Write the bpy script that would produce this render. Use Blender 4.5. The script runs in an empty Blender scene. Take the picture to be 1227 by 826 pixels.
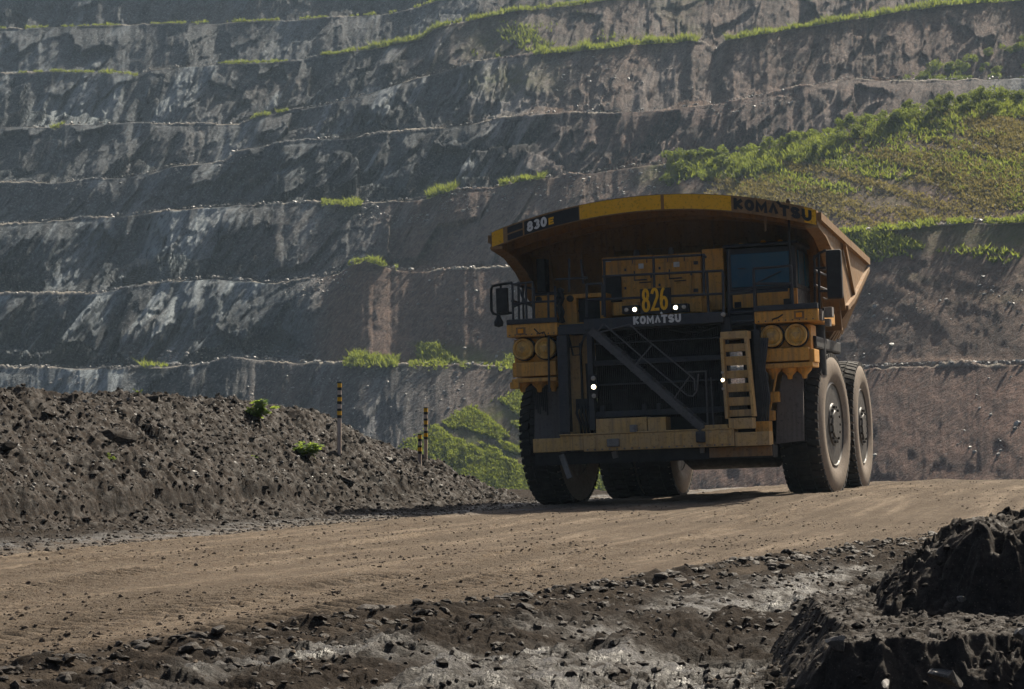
import bpy, math, random
import numpy as np
from mathutils import Vector, Matrix, Euler

SC = bpy.context.scene
COL = SC.collection
rnd = random.Random(7)
R = math.radians

# ------------------------------------------------------------------ camera, sky, sun, exposure
F_PX, CX, CY, HZ, HC = 2600.0, 613.5, 413.0, 528.0, 1.5      # focal length and horizon in photo pixels, eye height in metres
PITCH = math.atan((HZ - CY) / F_PX)
cam_d = bpy.data.cameras.new('camera')
cam = bpy.data.objects.new('camera', cam_d); COL.objects.link(cam)
cam.location = (0, 0, HC); cam.rotation_euler = (math.pi / 2 + PITCH, 0, 0)
cam_d.sensor_width = 36.0; cam_d.lens = F_PX / 1227.0 * 36.0
cam_d.clip_start = 0.5; cam_d.clip_end = 5000
SC.camera = cam

SUN_AZ, SUN_EL = R(35), R(46)                                 # to the right of the view direction, behind the truck
world = bpy.data.worlds.new('World'); SC.world = world; world.use_nodes = True
wn = world.node_tree.nodes; wl = world.node_tree.links
sky = wn.new('ShaderNodeTexSky'); sky.sky_type = 'NISHITA'; sky.sun_disc = False
sky.sun_elevation = SUN_EL; sky.sun_rotation = SUN_AZ; sky.dust_density = 5.0; sky.air_density = .8; sky.ozone_density = .6
bg = wn['Background']; bg.inputs['Strength'].default_value = 0.053
wl.new(sky.outputs[0], bg.inputs[0])
sun_d = bpy.data.lights.new('sun', 'SUN'); sun_d.energy = 5.0; sun_d.angle = R(0.5); sun_d.color = (1, .9, .74)
sun = bpy.data.objects.new('sun', sun_d); COL.objects.link(sun)
sdir = Vector((math.sin(SUN_AZ) * math.cos(SUN_EL), math.cos(SUN_AZ) * math.cos(SUN_EL), math.sin(SUN_EL)))
sun.rotation_euler = sdir.to_track_quat('Z', 'Y').to_euler(); sun.location = (60, 60, 90)

SC.view_settings.view_transform = 'Standard'; SC.view_settings.look = 'None'
SC.view_settings.exposure = 0.85; SC.view_settings.gamma = 1.0
SC.render.engine = 'CYCLES'
SC.cycles.use_denoising = True
SC.cycles.max_bounces = 6; SC.cycles.diffuse_bounces = 3; SC.cycles.glossy_bounces = 3
SC.cycles.transmission_bounces = 3; SC.cycles.volume_bounces = 0; SC.cycles.transparent_max_bounces = 6
SC.cycles.sample_clamp_indirect = 4.0
SC.cycles.use_adaptive_sampling = False

# ------------------------------------------------------------------ helpers
def tag(o, label=None, cat=None, group=None, kind=None):
    if label: o['label'] = label
    if cat: o['category'] = cat
    if group: o['group'] = group
    if kind: o['kind'] = kind
    return o

def link(name, me, parent=None, mat=None):
    o = bpy.data.objects.new(name, me); COL.objects.link(o)
    if mat is not None:
        for m in (mat if isinstance(mat, (list, tuple)) else [mat]): me.materials.append(m)
    if parent is not None: o.parent = parent
    return o

def empty(name, loc=(0, 0, 0), rot=(0, 0, 0)):
    o = bpy.data.objects.new(name, None); COL.objects.link(o)
    o.location = loc; o.rotation_euler = rot; o.empty_display_size = .3
    return o

def mesh_np(name, V, Fq, smooth=True):
    """mesh from numpy verts (n,3) and faces (m,k)"""
    me = bpy.data.meshes.new(name)
    V = np.asarray(V, np.float32); Fq = np.asarray(Fq, np.int32)
    k = Fq.shape[1]
    me.vertices.add(len(V)); me.vertices.foreach_set('co', V.ravel())
    me.loops.add(Fq.size); me.loops.foreach_set('vertex_index', Fq.ravel())
    me.polygons.add(len(Fq))
    me.polygons.foreach_set('loop_start', np.arange(len(Fq), dtype=np.int32) * k)
    me.polygons.foreach_set('use_smooth', np.full(len(Fq), smooth, dtype=bool))
    me.update(calc_edges=True)
    return me

def grid_faces(nr, nc):
    a = (np.arange(nr - 1)[:, None] * nc + np.arange(nc - 1)[None, :]).ravel()
    return np.stack([a, a + 1, a + nc + 1, a + nc], 1)

# value noise / fbm on numpy arrays
def _h(ix, iy, seed):
    n = (ix.astype(np.int64) * 374761393 + iy.astype(np.int64) * 668265263 + seed * 1442695041) & 0xffffffff
    n = ((n ^ (n >> 13)) * 1274126177) & 0xffffffff
    n = (n ^ (n >> 16)) & 0xffffffff
    return n.astype(np.float64) / 4294967295.0

def vnoise(x, y, seed=0):
    ix = np.floor(x); iy = np.floor(y); fx = x - ix; fy = y - iy
    fx = fx * fx * fx * (fx * (fx * 6 - 15) + 10); fy = fy * fy * fy * (fy * (fy * 6 - 15) + 10)
    a = _h(ix, iy, seed); b = _h(ix + 1, iy, seed); c = _h(ix, iy + 1, seed); d = _h(ix + 1, iy + 1, seed)
    return (a + (b - a) * fx) * (1 - fy) + (c + (d - c) * fx) * fy

def fbm(x, y, seed=0, octv=5, gain=.5, lac=2.03):
    s = 0; a = 1; t = 0
    for i in range(octv):
        s = s + a * (vnoise(x, y, seed + i * 17) * 2 - 1); t += a
        x, y = x * lac * .96 - y * lac * .28 + 3.1, x * lac * .28 + y * lac * .96 + 1.7
        a *= gain
    return s / t

def facets(x, y, seed, tilt=.5):
    """planar, randomly tilted cells: broken rock"""
    ix = np.floor(x); iy = np.floor(y); best = np.full(np.shape(x), 9e9); out = np.zeros(np.shape(x))
    for dx in (-1, 0, 1):
        for dy in (-1, 0, 1):
            cx = ix + dx; cy = iy + dy
            px = cx + .1 + .8 * _h(cx, cy, seed); py = cy + .1 + .8 * _h(cx, cy, seed + 1)
            d = (x - px) ** 2 + (y - py) ** 2
            v = (_h(cx, cy, seed + 2) - .5) + tilt * ((_h(cx, cy, seed + 3) - .5) * 2 * (x - px) + (_h(cx, cy, seed + 4) - .5) * 2 * (y - py))
            m = d < best; best = np.where(m, d, best); out = np.where(m, v, out)
    return out

def sstep(a, b, x):
    t = np.clip((x - a) / (b - a), 0, 1); return t * t * (3 - 2 * t)

class MB:
    """collects simple solids, then links them as ONE mesh object"""
    def __init__(s): s.v = []; s.f = []
    def add(s, vs, fs):
        n = len(s.v); s.v += [tuple(v) for v in vs]; s.f += [tuple(i + n for i in f) for f in fs]; return s
    def box(s, x0, x1, y0, y1, z0, z1, M=None):
        vs = [Vector((x, y, z)) for x in (x0, x1) for y in (y0, y1) for z in (z0, z1)]
        if M is not None: vs = [M @ v for v in vs]
        return s.add(vs, [(0, 1, 3, 2), (4, 6, 7, 5), (0, 4, 5, 1), (2, 3, 7, 6), (0, 2, 6, 4), (1, 5, 7, 3)])
    def bar(s, p, q, w, h, up=(0, 0, 1)):
        p = Vector(p); q = Vector(q); d = (q - p); L = d.length; d.normalize()
        u = Vector(up)
        if abs(d.dot(u)) > .98: u = Vector((0, 1, 0))
        a = d.cross(u).normalized(); b = a.cross(d).normalized()
        vs = [c + a * i * w / 2 + b * j * h / 2 for c in (p, q) for i, j in ((-1, -1), (1, -1), (1, 1), (-1, 1))]
        return s.add(vs, [(3, 2, 1, 0), (4, 5, 6, 7), (0, 1, 5, 4), (1, 2, 6, 5), (2, 3, 7, 6), (3, 0, 4, 7)])
    def tube(s, pts, r, n=8, r2=None):
        pts = [Vector(p) for p in pts]; base = len(s.v); m = len(pts)
        ref = None
        for i, p in enumerate(pts):
            d = (pts[min(i + 1, m - 1)] - pts[max(i - 1, 0)]).normalized()
            if ref is None:
                ref = Vector((0, 0, 1)) if abs(d.z) < .9 else Vector((0, 1, 0))
            a = d.cross(ref).normalized(); b = d.cross(a).normalized(); ref = a.cross(d)
            rr = r if r2 is None else r + (r2 - r) * i / max(1, m - 1)
            for k in range(n):
                t = 2 * math.pi * k / n
                s.v.append(tuple(p + a * rr * math.cos(t) + b * rr * math.sin(t)))
        for i in range(m - 1):
            for k in range(n):
                k2 = (k + 1) % n
                s.f.append((base + i * n + k, base + i * n + k2, base + (i + 1) * n + k2, base + (i + 1) * n + k))
        s.f.append(tuple(base + k for k in range(n))[::-1]); s.f.append(tuple(base + (m - 1) * n + k for k in range(n)))
        return s
    def lathe(s, prof, c, axis, n=32, closed=False):
        """prof: (radius, offset along axis)"""
        ax = Vector(axis).normalized(); ref = Vector((0, 0, 1)) if abs(ax.z) < .9 else Vector((1, 0, 0))
        a = ax.cross(ref).normalized(); b = ax.cross(a).normalized(); c = Vector(c); base = len(s.v)
        for r, o in prof:
            for k in range(n):
                t = 2 * math.pi * k / n
                s.v.append(tuple(c + ax * o + (a * math.cos(t) + b * math.sin(t)) * r))
        m = len(prof)
        for i in range(m if closed else m - 1):
            j = (i + 1) % m
            for k in range(n):
                k2 = (k + 1) % n
                s.f.append((base + i * n + k, base + i * n + k2, base + j * n + k2, base + j * n + k))
        if not closed:
            if prof[0][0] > 1e-4: s.f.append(tuple(base + k for k in range(n))[::-1])
            if prof[-1][0] > 1e-4: s.f.append(tuple(base + (m - 1) * n + k for k in range(n)))
        return s
    def prism(s, poly, axis, a0, a1):
        """extrude a 2-D polygon along axis: 'x' poly=(y,z); 'y' poly=(x,z); 'z' poly=(x,y)"""
        def p3(u, v, a): return (a, u, v) if axis == 'x' else ((u, a, v) if axis == 'y' else (u, v, a))
        n = len(poly); vs = [p3(u, v, a0) for u, v in poly] + [p3(u, v, a1) for u, v in poly]
        fs = [tuple(range(n)), tuple(range(2 * n - 1, n - 1, -1))]
        for i in range(n):
            j = (i + 1) % n; fs.append((i, i + n, j + n, j))
        return s.add(vs, fs)
    def build(s, name, mat, parent=None, bevel=0, smooth=False):
        me = bpy.data.meshes.new(name); me.from_pydata(s.v, [], s.f); me.update()
        import bmesh
        bm = bmesh.new(); bm.from_mesh(me); bmesh.ops.recalc_face_normals(bm, faces=bm.faces)
        if bevel:
            es = [e for e in bm.edges if len(e.link_faces) == 2 and e.calc_face_angle(0) > .6]
            bmesh.ops.bevel(bm, geom=es, offset=bevel, segments=2, affect='EDGES', profile=.6, clamp_overlap=True)
        bm.to_mesh(me); bm.free()
        o = link(name, me, parent, mat)
        if smooth:
            me.polygons.foreach_set('use_smooth', [True] * len(me.polygons))
            try: me.set_sharp_from_angle(angle=R(38))
            except Exception: pass
        return o

# ------------------------------------------------------------------ materials
def new_mat(name):
    m = bpy.data.materials.new(name); m.use_nodes = True
    nt = m.node_tree; b = nt.nodes['Principled BSDF']
    return m, nt, b

def N(nt, t, **kw):
    n = nt.nodes.new(t)
    for k, v in kw.items():
        if k in n.inputs: n.inputs[k].default_value = v
        else: setattr(n, k, v)
    return n

def mix(nt, fac, a, b, blend='MIX'):
    n = nt.nodes.new('ShaderNodeMix'); n.data_type = 'RGBA'; n.blend_type = blend
    for sock, val in ((n.inputs[0], fac), (n.inputs[6], a), (n.inputs[7], b)):
        if hasattr(val, 'links'): nt.links.new(val, sock)
        elif isinstance(val, (tuple, list)): sock.default_value = tuple(val) + (1,) if len(val) == 3 else val
        else: sock.default_value = val
    return n.outputs[2]

def noise(nt, scale, detail=5, rough=.6, coord='Object', mapping=None):
    tc = nt.nodes.new('ShaderNodeTexCoord'); n = nt.nodes.new('ShaderNodeTexNoise')
    n.inputs['Scale'].default_value = scale; n.inputs['Detail'].default_value = detail; n.inputs['Roughness'].default_value = rough
    if mapping:
        mp = nt.nodes.new('ShaderNodeMapping'); mp.inputs['Scale'].default_value = mapping
        nt.links.new(tc.outputs[coord], mp.inputs[0]); nt.links.new(mp.outputs[0], n.inputs['Vector'])
    else: nt.links.new(tc.outputs[coord], n.inputs['Vector'])
    return n.outputs['Fac']

def ramp(nt, fac, stops):
    r = nt.nodes.new('ShaderNodeValToRGB'); nt.links.new(fac, r.inputs[0])
    el = r.color_ramp.elements
    while len(el) < len(stops): el.new(.5)
    for e, (p, c) in zip(el, stops):
        e.position = p; e.color = (c, c, c, 1) if not isinstance(c, (tuple, list)) else (tuple(c) + (1,))
    return r.outputs[0]

def bump(nt, b, fac, strength, dist):
    n = nt.nodes.new('ShaderNodeBump'); n.inputs['Strength'].default_value = strength; n.inputs['Distance'].default_value = dist
    nt.links.new(fac, n.inputs['Height']); nt.links.new(n.outputs[0], b.inputs['Normal'])

def paint(name, col, rough=.5, dust=(.2, .15, .1), dust_amt=.5, scale=1.3, metallic=0, spec=.4, streak=True):
    m, nt, b = new_mat(name)
    f1 = ramp(nt, noise(nt, scale, 7, .68), [(.38, 0), (.72, 1)])
    c = mix(nt, f1, col, tuple(x * (1 - dust_amt) + d * dust_amt for x, d in zip(col, dust)))
    if streak:
        f2 = ramp(nt, noise(nt, 3.0, 6, .65, mapping=(3.2, 3.2, .22)), [(.47, 0), (.7, .75)])
        c = mix(nt, f2, c, tuple(d * .5 for d in dust))
    f3 = ramp(nt, noise(nt, 14, 4, .7), [(.54, 0), (.68, .75)])
    c = mix(nt, f3, c, tuple(x * .45 for x in col))
    nt.links.new(c, b.inputs['Base Color'])
    nt.links.new(ramp(nt, noise(nt, 6, 3), [(.3, rough - .1), (.7, min(1, rough + .25))]), b.inputs['Roughness'])
    b.inputs['Metallic'].default_value = metallic; b.inputs['Specular IOR Level'].default_value = spec
    bump(nt, b, noise(nt, 25, 4), .15, .01)
    return m

M = {}
M['yellow'] = paint('truck_yellow_paint', (.72, .345, .05), .5, (.42, .27, .13), .45)
M['yellow_dirty'] = paint('muddy_yellow_paint', (.56, .35, .12), .65, (.4, .3, .2), .65)
M['body'] = paint('dump_body_paint', (.26, .135, .042), .6, (.27, .2, .125), .62)  # darkened overall, so some of the hood's shade sits in this colour
M['cover'] = paint('faded_yellow_covers', (.74, .44, .1), .5, (.45, .33, .18), .5)
M['bright'] = paint('reflective_yellow', (.8, .42, .005), .4, (.5, .27, .02), .25, streak=False)
M['navy'] = paint('dark_blue_grey_paint', (.028, .032, .042), .5, (.1, .09, .08), .35)
M['black'] = paint('black_paint', (.012, .012, .014), .6, (.05, .045, .04), .4)
M['decal'] = paint('black_decal', (.012, .012, .015), .5, (.05, .04, .03), .3, streak=False)
M['steel'] = paint('dusty_steel', (.2, .19, .18), .6, (.2, .17, .14), .6)
M['mudplate'] = paint('grey_rubber_flap', (.13, .12, .115), .8, (.17, .14, .12), .6)
M['tread'] = paint('tyre_tread_rubber', (.016, .015, .015), .8, (.09, .075, .06), .35, streak=False)
M['side'] = paint('dusty_tyre_sidewall', (.2, .158, .12), .65, (.26, .21, .16), .6, streak=False)
M['rim'] = paint('dusty_rim', (.035, .03, .026), .45, (.12, .1, .08), .45, streak=False)
M['white'] = paint('white_letters', (.7, .7, .68), .5, (.4, .36, .3), .4, streak=False)
M['amber'] = paint('amber_lens', (.8, .3, .01), .25, (.5, .25, .03), .2, streak=False)
M['chrome'] = paint('worn_bright_metal', (.5, .5, .5), .3, (.3, .28, .25), .3, metallic=.8, streak=False)

def glass_mat():
    m, nt, b = new_mat('glass_painted_sky')
    b.inputs['Base Color'].default_value = (.012, .035, .06, 1); b.inputs['Roughness'].default_value = .12
    b.inputs['Specular IOR Level'].default_value = .3
    nt.links.new(mix(nt, ramp(nt, noise(nt, 3, 5), [(.45, 0), (.75, .5)]), (.014, .085, .15), (.06, .11, .14)), b.inputs['Base Color'])  # blue sky reflection put into the base colour, with paler patches
    return m
M['glass'] = glass_mat()
def lamp_mat():
    m, nt, b = new_mat('lit_headlamp')
    b.inputs['Base Color'].default_value = (.9, .85, .7, 1)
    b.inputs['Emission Color'].default_value = (1, .82, .5, 1); b.inputs['Emission Strength'].default_value = 5
    return m
M['lamp'] = lamp_mat()
def lens_mat():
    m, nt, b = new_mat('unlit_lamp_lens'); b.inputs['Roughness'].default_value = .15
    nt.links.new(mix(nt, noise(nt, 9, 3), (.5, .47, .42), (.25, .22, .18)), b.inputs['Base Color'])
    return m
M['lens'] = lens_mat()

# ------------------------------------------------------------------ pixel to place (real depth is always given)
cth, sth = math.cos(PITCH), math.sin(PITCH)
def ray(px, py):
    x = (np.asarray(px, float) - CX) / F_PX; z = -(np.asarray(py, float) - CY) / F_PX
    return x, cth - sth * z, sth + cth * z
def at_depth(px, py, D):
    x, y, z = ray(px, py); k = D / y
    return x * k, y * k, HC + z * k

# road frame: A points along the road, B to its right
YAW = R(17.4)
AX, AY = math.sin(YAW), math.cos(YAW)
def st(x, y): return x * AY - y * AX, x * AX + y * AY
def xy(s, t): return s * AY + t * AX, -s * AX + t * AY
TRUCK = Vector((4.40, 54.05, 0.03)); ROLL = R(-2.2)
S_TRUCK = st(TRUCK.x, TRUCK.y)[0]
TOE = -17.9

# ------------------------------------------------------------------ the road
RUTS = [(-5.1, .42, .09), (-3.4, .5, .08), (-2.1, .4, .07), (-15.6, .9, .05), (-10.2, 1.0, .03), (-8.6, .8, .03), (-13.5, .8, .03)]
def ridge_s(t): return -7.0 + (t - 12) * .155
def ground_z(x, y, fine=True):
    s, t = st(x, y)
    amp = sstep(30, 50, t)
    z = amp * (.03 + .0384 * (np.clip(s, -17.8, -7.2) - S_TRUCK)) + amp * .02
    z = z - .035 * sstep(68.5, 76, t) * (t - 68.5) - sstep(78, 96, t) * 14
    z = z + .05 * fbm(s * .25, t * .06, 3, 4)
    z = z + .09 * sstep(-11, -9, s) * sstep(42, 50, t) * (1 - sstep(66, 72, t))
    w = .12 * fbm(t * .25, s * .02 + 9, 5, 3)
    for (r, wd, dp) in RUTS:
        near = 1 if r < -7 else 1 - sstep(26, 34, t)
        q = (s - r - (t - 12) * (.155 if r > -7 else 0) - w * 2) / wd
        z = z - dp * np.exp(-q * q * 2) * near * (1 + .6 * fbm(t * .9, s * .6, 8, 3))
    d = s - ridge_s(t) - w * 3                                   # windrow of clods beside the wheel track
    rm = np.exp(-(d / .42) ** 2) * (1 - sstep(29, 36, t)) * sstep(6, 9, t)
    lump = np.clip(.5 + 1.1 * fbm(t * 2.6, s * 2.6, 11, 4), 0, 1.4)
    z = z + rm * (.03 + .10 * lump)
    d2 = s - ridge_s(t) - 2.6 - w * 2
    z = z + np.exp(-(d2 / .55) ** 2) * (1 - sstep(26, 34, t)) * .13 * np.clip(.4 + 1.2 * fbm(t * 2.2, s * 2.9, 14, 4), 0, 1.5)
    # rough mud right of the windrow, gutter roughness by the bank
    mud = sstep(-.2, .8, d) * (1 - sstep(34, 42, t))
    gut = sstep(-15.6, -17.4, s)
    if fine:
        z = z + .012 * fbm(s * 3.0, t * .9, 21, 5, .62) * (1 + 3.2 * mud + 3 * gut)
        lug = np.clip(fbm(s * 5, t * 4.2, 24, 4, .6), -.2, .6)
        z = z + (lug + .35 * np.abs(fbm(s * 16, t * 13, 26, 3, .65)) * (mud + gut)) * (.016 + .075 * mud * (.25 + .4 * sstep(-.2, .3, fbm(s * .7, t * .5, 30, 3))) + .05 * gut)
        z = z + .05 * (mud + .7 * gut) * (np.clip(facets(s * 5.5, t * 4.5, 34, .9), -.3, .5) + .6 * np.clip(facets(s * 13, t * 11, 38, .9), -.3, .5)) * sstep(-.3, .3, fbm(s * 1.3, t * .9, 36, 3))
        # tread bars pressed across the tracks
        bars = np.clip(np.sin(t * 2 * math.pi / .34 + 2.5 * fbm(s * 1.5, t * .7, 41, 3)), -.3, 1)
        bands = sum(np.exp(-((s - c_ - w) / .38) ** 2) for c_ in (-7.4, -8.6, -11.6, -13.1, -14.6))
        track = np.clip(fbm(s * 1.1, t * .12, 44, 3) + .1, 0, .5)
        z = z + bars * (track * (.035 + .045 * mud) + .055 * bands * np.clip(.45 + fbm(s * 2.2, t * .5, 47, 3), 0, 1))
    return z

def build_road():
    cols = np.concatenate([np.linspace(-1100, -140, 60)[:-1], np.linspace(-140, 1370, 1010), np.linspace(1370, 2400, 60)[1:]])
    D = np.concatenate([np.linspace(7.0, 9.5, 30)[:-1], 9.5 * np.power(1.0018, np.arange(538)), 25 * np.power(1.0039, np.arange(1, 345))])
    az = (cols - CX) / F_PX
    X = D[:, None] * az[None, :]; Y = np.repeat(D[:, None], len(cols), 1)
    Z = ground_z(X, Y)
    V = np.stack([X, Y, Z], -1).reshape(-1, 3)
    me = mesh_np('road', V, grid_faces(len(D), len(cols)))
    s, t = st(X, Y)
    w = .12 * fbm(t * .25, s * .02 + 9, 5, 3)
    d = s - ridge_s(t) - w * 3
    wet = sstep(.3, .9, d) * (1 - sstep(32, 42, t)) * sstep(-.1, .25, fbm(s * .55, t * .35, 61, 4))
    wet2 = np.exp(-((s + 16.4 + w * 4) / .8) ** 2) * .9
    wet3 = .8 * np.exp(-((s + 14.4 + w * 4) / .5) ** 2) * sstep(38, 46, t)
    wetv = np.clip(np.maximum(np.maximum(wet, wet2), wet3), 0, 1)
    damp = np.clip(np.maximum(np.exp(-(d / .6) ** 2) * (1 - sstep(30, 36, t)), sstep(0, .5, d) * (1 - sstep(34, 46, t))), 0, 1)
    damp = np.maximum(damp, sstep(-15.8, -16.8, s))
    for nm, arr in (('wet', wetv), ('damp', damp)):
        a = me.attributes.new(nm, 'FLOAT', 'POINT'); a.data.foreach_set('value', arr.ravel().astype(np.float32))
    m, nt, b = new_mat('haul_road_dirt')
    n1 = ramp(nt, noise(nt, .8, 8, .7), [(.35, 0), (.68, 1)])
    n2 = ramp(nt, noise(nt, 9, 6, .7), [(.35, 0), (.7, 1)])
    c = mix(nt, n1, (.14, .115, .092), (.225, .188, .15))
    c = mix(nt, n2, c, (.13, .095, .065))
    tc = nt.nodes.new('ShaderNodeTexCoord'); m1 = nt.nodes.new('ShaderNodeMapping'); m1.inputs['Rotation'].default_value = (0, 0, YAW)
    m2 = nt.nodes.new('ShaderNodeMapping'); m2.inputs['Scale'].default_value = (2.2, .14, 1); n3 = nt.nodes.new('ShaderNodeTexNoise'); n3.inputs['Scale'].default_value = 1.0; n3.inputs['Detail'].default_value = 7; n3.inputs['Roughness'].default_value = .65
    nt.links.new(tc.outputs['Object'], m1.inputs[0]); nt.links.new(m1.outputs[0], m2.inputs[0]); nt.links.new(m2.outputs[0], n3.inputs['Vector'])
    c = mix(nt, ramp(nt, n3.outputs['Fac'], [(.38, .7), (.55, 0)]), c, (.1, .08, .06))
    c = mix(nt, ramp(nt, n3.outputs['Fac'], [(.54, 0), (.68, .5)]), c, (.34, .275, .205))
    sp = ramp(nt, noise(nt, 38, 4, .65), [(.55, 0), (.62, .85)])
    c = mix(nt, sp, c, (.05, .04, .032))  # dark specks painted in for the small shadows of lumps
    aw = N(nt, 'ShaderNodeAttribute', attribute_name='wet').outputs['Fac']
    ad = N(nt, 'ShaderNodeAttribute', attribute_name='damp').outputs['Fac']
    c = mix(nt, ad, c, mix(nt, n2, (.045, .036, .029), (.022, .018, .015)))
    pud = nt.nodes.new('ShaderNodeMath'); pud.operation = 'MULTIPLY'
    nt.links.new(aw, pud.inputs[0]); nt.links.new(ramp(nt, noise(nt, 1.6, 6, .7), [(.4, .15), (.6, 1)]), pud.inputs[1])
    c = mix(nt, pud.outputs[0], c, (.02, .017, .014))
    nt.links.new(c, b.inputs['Base Color'])
    rr = nt.nodes.new('ShaderNodeMapRange'); nt.links.new(pud.outputs[0], rr.inputs[0]); rr.inputs[3].default_value = .95; rr.inputs[4].default_value = .34
    nt.links.new(rr.outputs[0], b.inputs['Roughness']); 
    sp2 = nt.nodes.new('ShaderNodeMapRange'); nt.links.new(pud.outputs[0], sp2.inputs[0]); sp2.inputs[3].default_value = .06; sp2.inputs[4].default_value = .5
    nt.links.new(sp2.outputs[0], b.inputs['Specular IOR Level'])
    hh = mix(nt, .5, noise(nt, 7, 9, .75), noise(nt, 30, 6, .7))
    bump(nt, b, hh, 1.0, .09)
    o = link('road', me, None, m); tag(o, 'brown dirt haul road with muddy wheel tracks', kind='structure')
    return o
build_road()

# ------------------------------------------------------------------ the earth bank beside the road
def bank_crest(t): return np.interp(t, [0, 30, 36, 47, 51, 54, 57, 59, 61, 64, 70], [2.4, 2.42, 2.42, 2.62, 2.5, 2.1, 1.35, .75, .1, -.5, -.8])
def bank_z(s, t, fine=True):
    u = TOE - s                                                   # distance in from the toe
    h = bank_crest(t)
    endf = np.clip((60.6 - t) * .66, -1, 3)
    lip = sstep(58, 50, t) * (.75 + .5 * fbm(t * .35, t * 0, 85, 3)); u = u + .18 * fbm(t * 1.4, t * 0 + 4, 86, 4)
    base = np.where(u < .8, u * (.1 + .5 * lip), .08 + .4 * lip + np.clip((u - .8) / .1, 0, 1) * .26 * lip + np.clip(u - .86, 0, 99) * .74)     # dragged foot, a small cut face, then the slope
    back = (10.6 - u) * .72
    z = np.minimum(np.minimum(base, back), h)
    k = .18
    z = np.minimum(z, endf + .4) - k * np.exp(-np.abs(base - h) / .35)
    z = z + .22 * fbm(s * .5, t * .3, 71, 4) * sstep(.6, 2, u)
    if fine:
        rg = sstep(.2, 1.0, u)
        z = z + rg * (.2 * fbm((s + t * .55) * 1.2, t * .95, 74, 5, .58) + .12 * facets(s * 1.6, t * 1.6, 81, .9) * sstep(-.1, .3, fbm(s * .5, t * .5, 84, 3)) + .1 * np.abs(fbm((s + .4 * t) * 4.2, t * 3.2, 77, 4, .65)) + .05 * facets((s + .4 * t) * 6, t * 5, 87, 1.0))
        z = z + (.05 + .06 * (1 - rg)) * fbm(s * 6.5, t * 6.5, 79, 3, .6)
        notch = np.exp(-((u - .75) / .25) ** 2) * sstep(53, 40, t)
        z = z - .1 * notch
    return z - .04
def bank_world(s, t):
    x, y = xy(s, t); return x, y, bank_z(s, t) + np.interp(t, [0, 30, 50, 60], [-.05, -.05, -.17, -.2])

def dirt_mat(name, c1, c2, c3, sc=1.0, rough=.85, spec=.12, bstr=.8):
    m, nt, b = new_mat(name)
    n1 = ramp(nt, noise(nt, 1.1 * sc, 8, .7), [(.35, 0), (.68, 1)])
    n2 = ramp(nt, noise(nt, 9 * sc, 6, .7), [(.38, 0), (.66, 1)])
    c = mix(nt, n2, mix(nt, n1, c1, c2), c3)
    sp = ramp(nt, noise(nt, 30 * sc, 2, .6), [(.64, 0), (.7, .8)])
    c = mix(nt, sp, c, tuple(min(.4, x * 2.3) for x in c2))
    nt.links.new(c, b.inputs['Base Color'])
    nt.links.new(ramp(nt, noise(nt, 7 * sc, 4), [(.33, rough - .35), (.6, rough + .1)]), b.inputs['Roughness'])
    b.inputs['Specular IOR Level'].default_value = spec
    bump(nt, b, noise(nt, 16 * sc, 8, .75), bstr, .05 / sc)
    return m
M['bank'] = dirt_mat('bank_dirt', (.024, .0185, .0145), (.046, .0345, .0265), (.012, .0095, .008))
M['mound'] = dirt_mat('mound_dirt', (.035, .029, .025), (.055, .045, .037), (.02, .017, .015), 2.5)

def wet_version(m):
    """damp sheen where the 'wet' attribute says so"""
    nt = m.node_tree; b = nt.nodes['Principled BSDF']; w = N(nt, 'ShaderNodeAttribute', attribute_name='wet').outputs['Fac']
    old = b.inputs['Roughness'].links[0].from_socket; nt.links.new(mix(nt, w, old, (.5, .5, .5)), b.inputs['Roughness'])
    mr = nt.nodes.new('ShaderNodeMapRange'); nt.links.new(w, mr.inputs[0]); mr.inputs[3].default_value = .12; mr.inputs[4].default_value = .22; nt.links.new(mr.outputs[0], b.inputs['Specular IOR Level'])
def build_bank():
    t = np.linspace(14, 66, 900); u = np.concatenate([np.linspace(-.5, 5.2, 150), np.linspace(5.2, 13, 50)[1:]])
    S = np.repeat(TOE - u[:, None], len(t), 1); T = np.repeat(t[None, :], len(u), 0)
    x, y, z = bank_world(S, T)
    z = np.where(np.repeat(u[:, None], len(t), 1) < 0, z - .25 * np.abs(u[:, None]), z)
    me = mesh_np('earth_bank', np.stack([x, y, z], -1).reshape(-1, 3), grid_faces(len(u), len(t)))
    a = me.attributes.new('wet', 'FLOAT', 'POINT'); a.data.foreach_set('value', (sstep(.95, .6, u)[:, None] * sstep(56, 46, t)[None, :] * sstep(-.3, .2, fbm(T * .4, S * 1.2, 88, 3))).ravel().astype(np.float32))
    o = link('earth_bank', me, None, M['bank']); tag(o, 'long bank of dark rubbly soil along the left road edge', 'bank', kind='structure')
build_bank()

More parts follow.
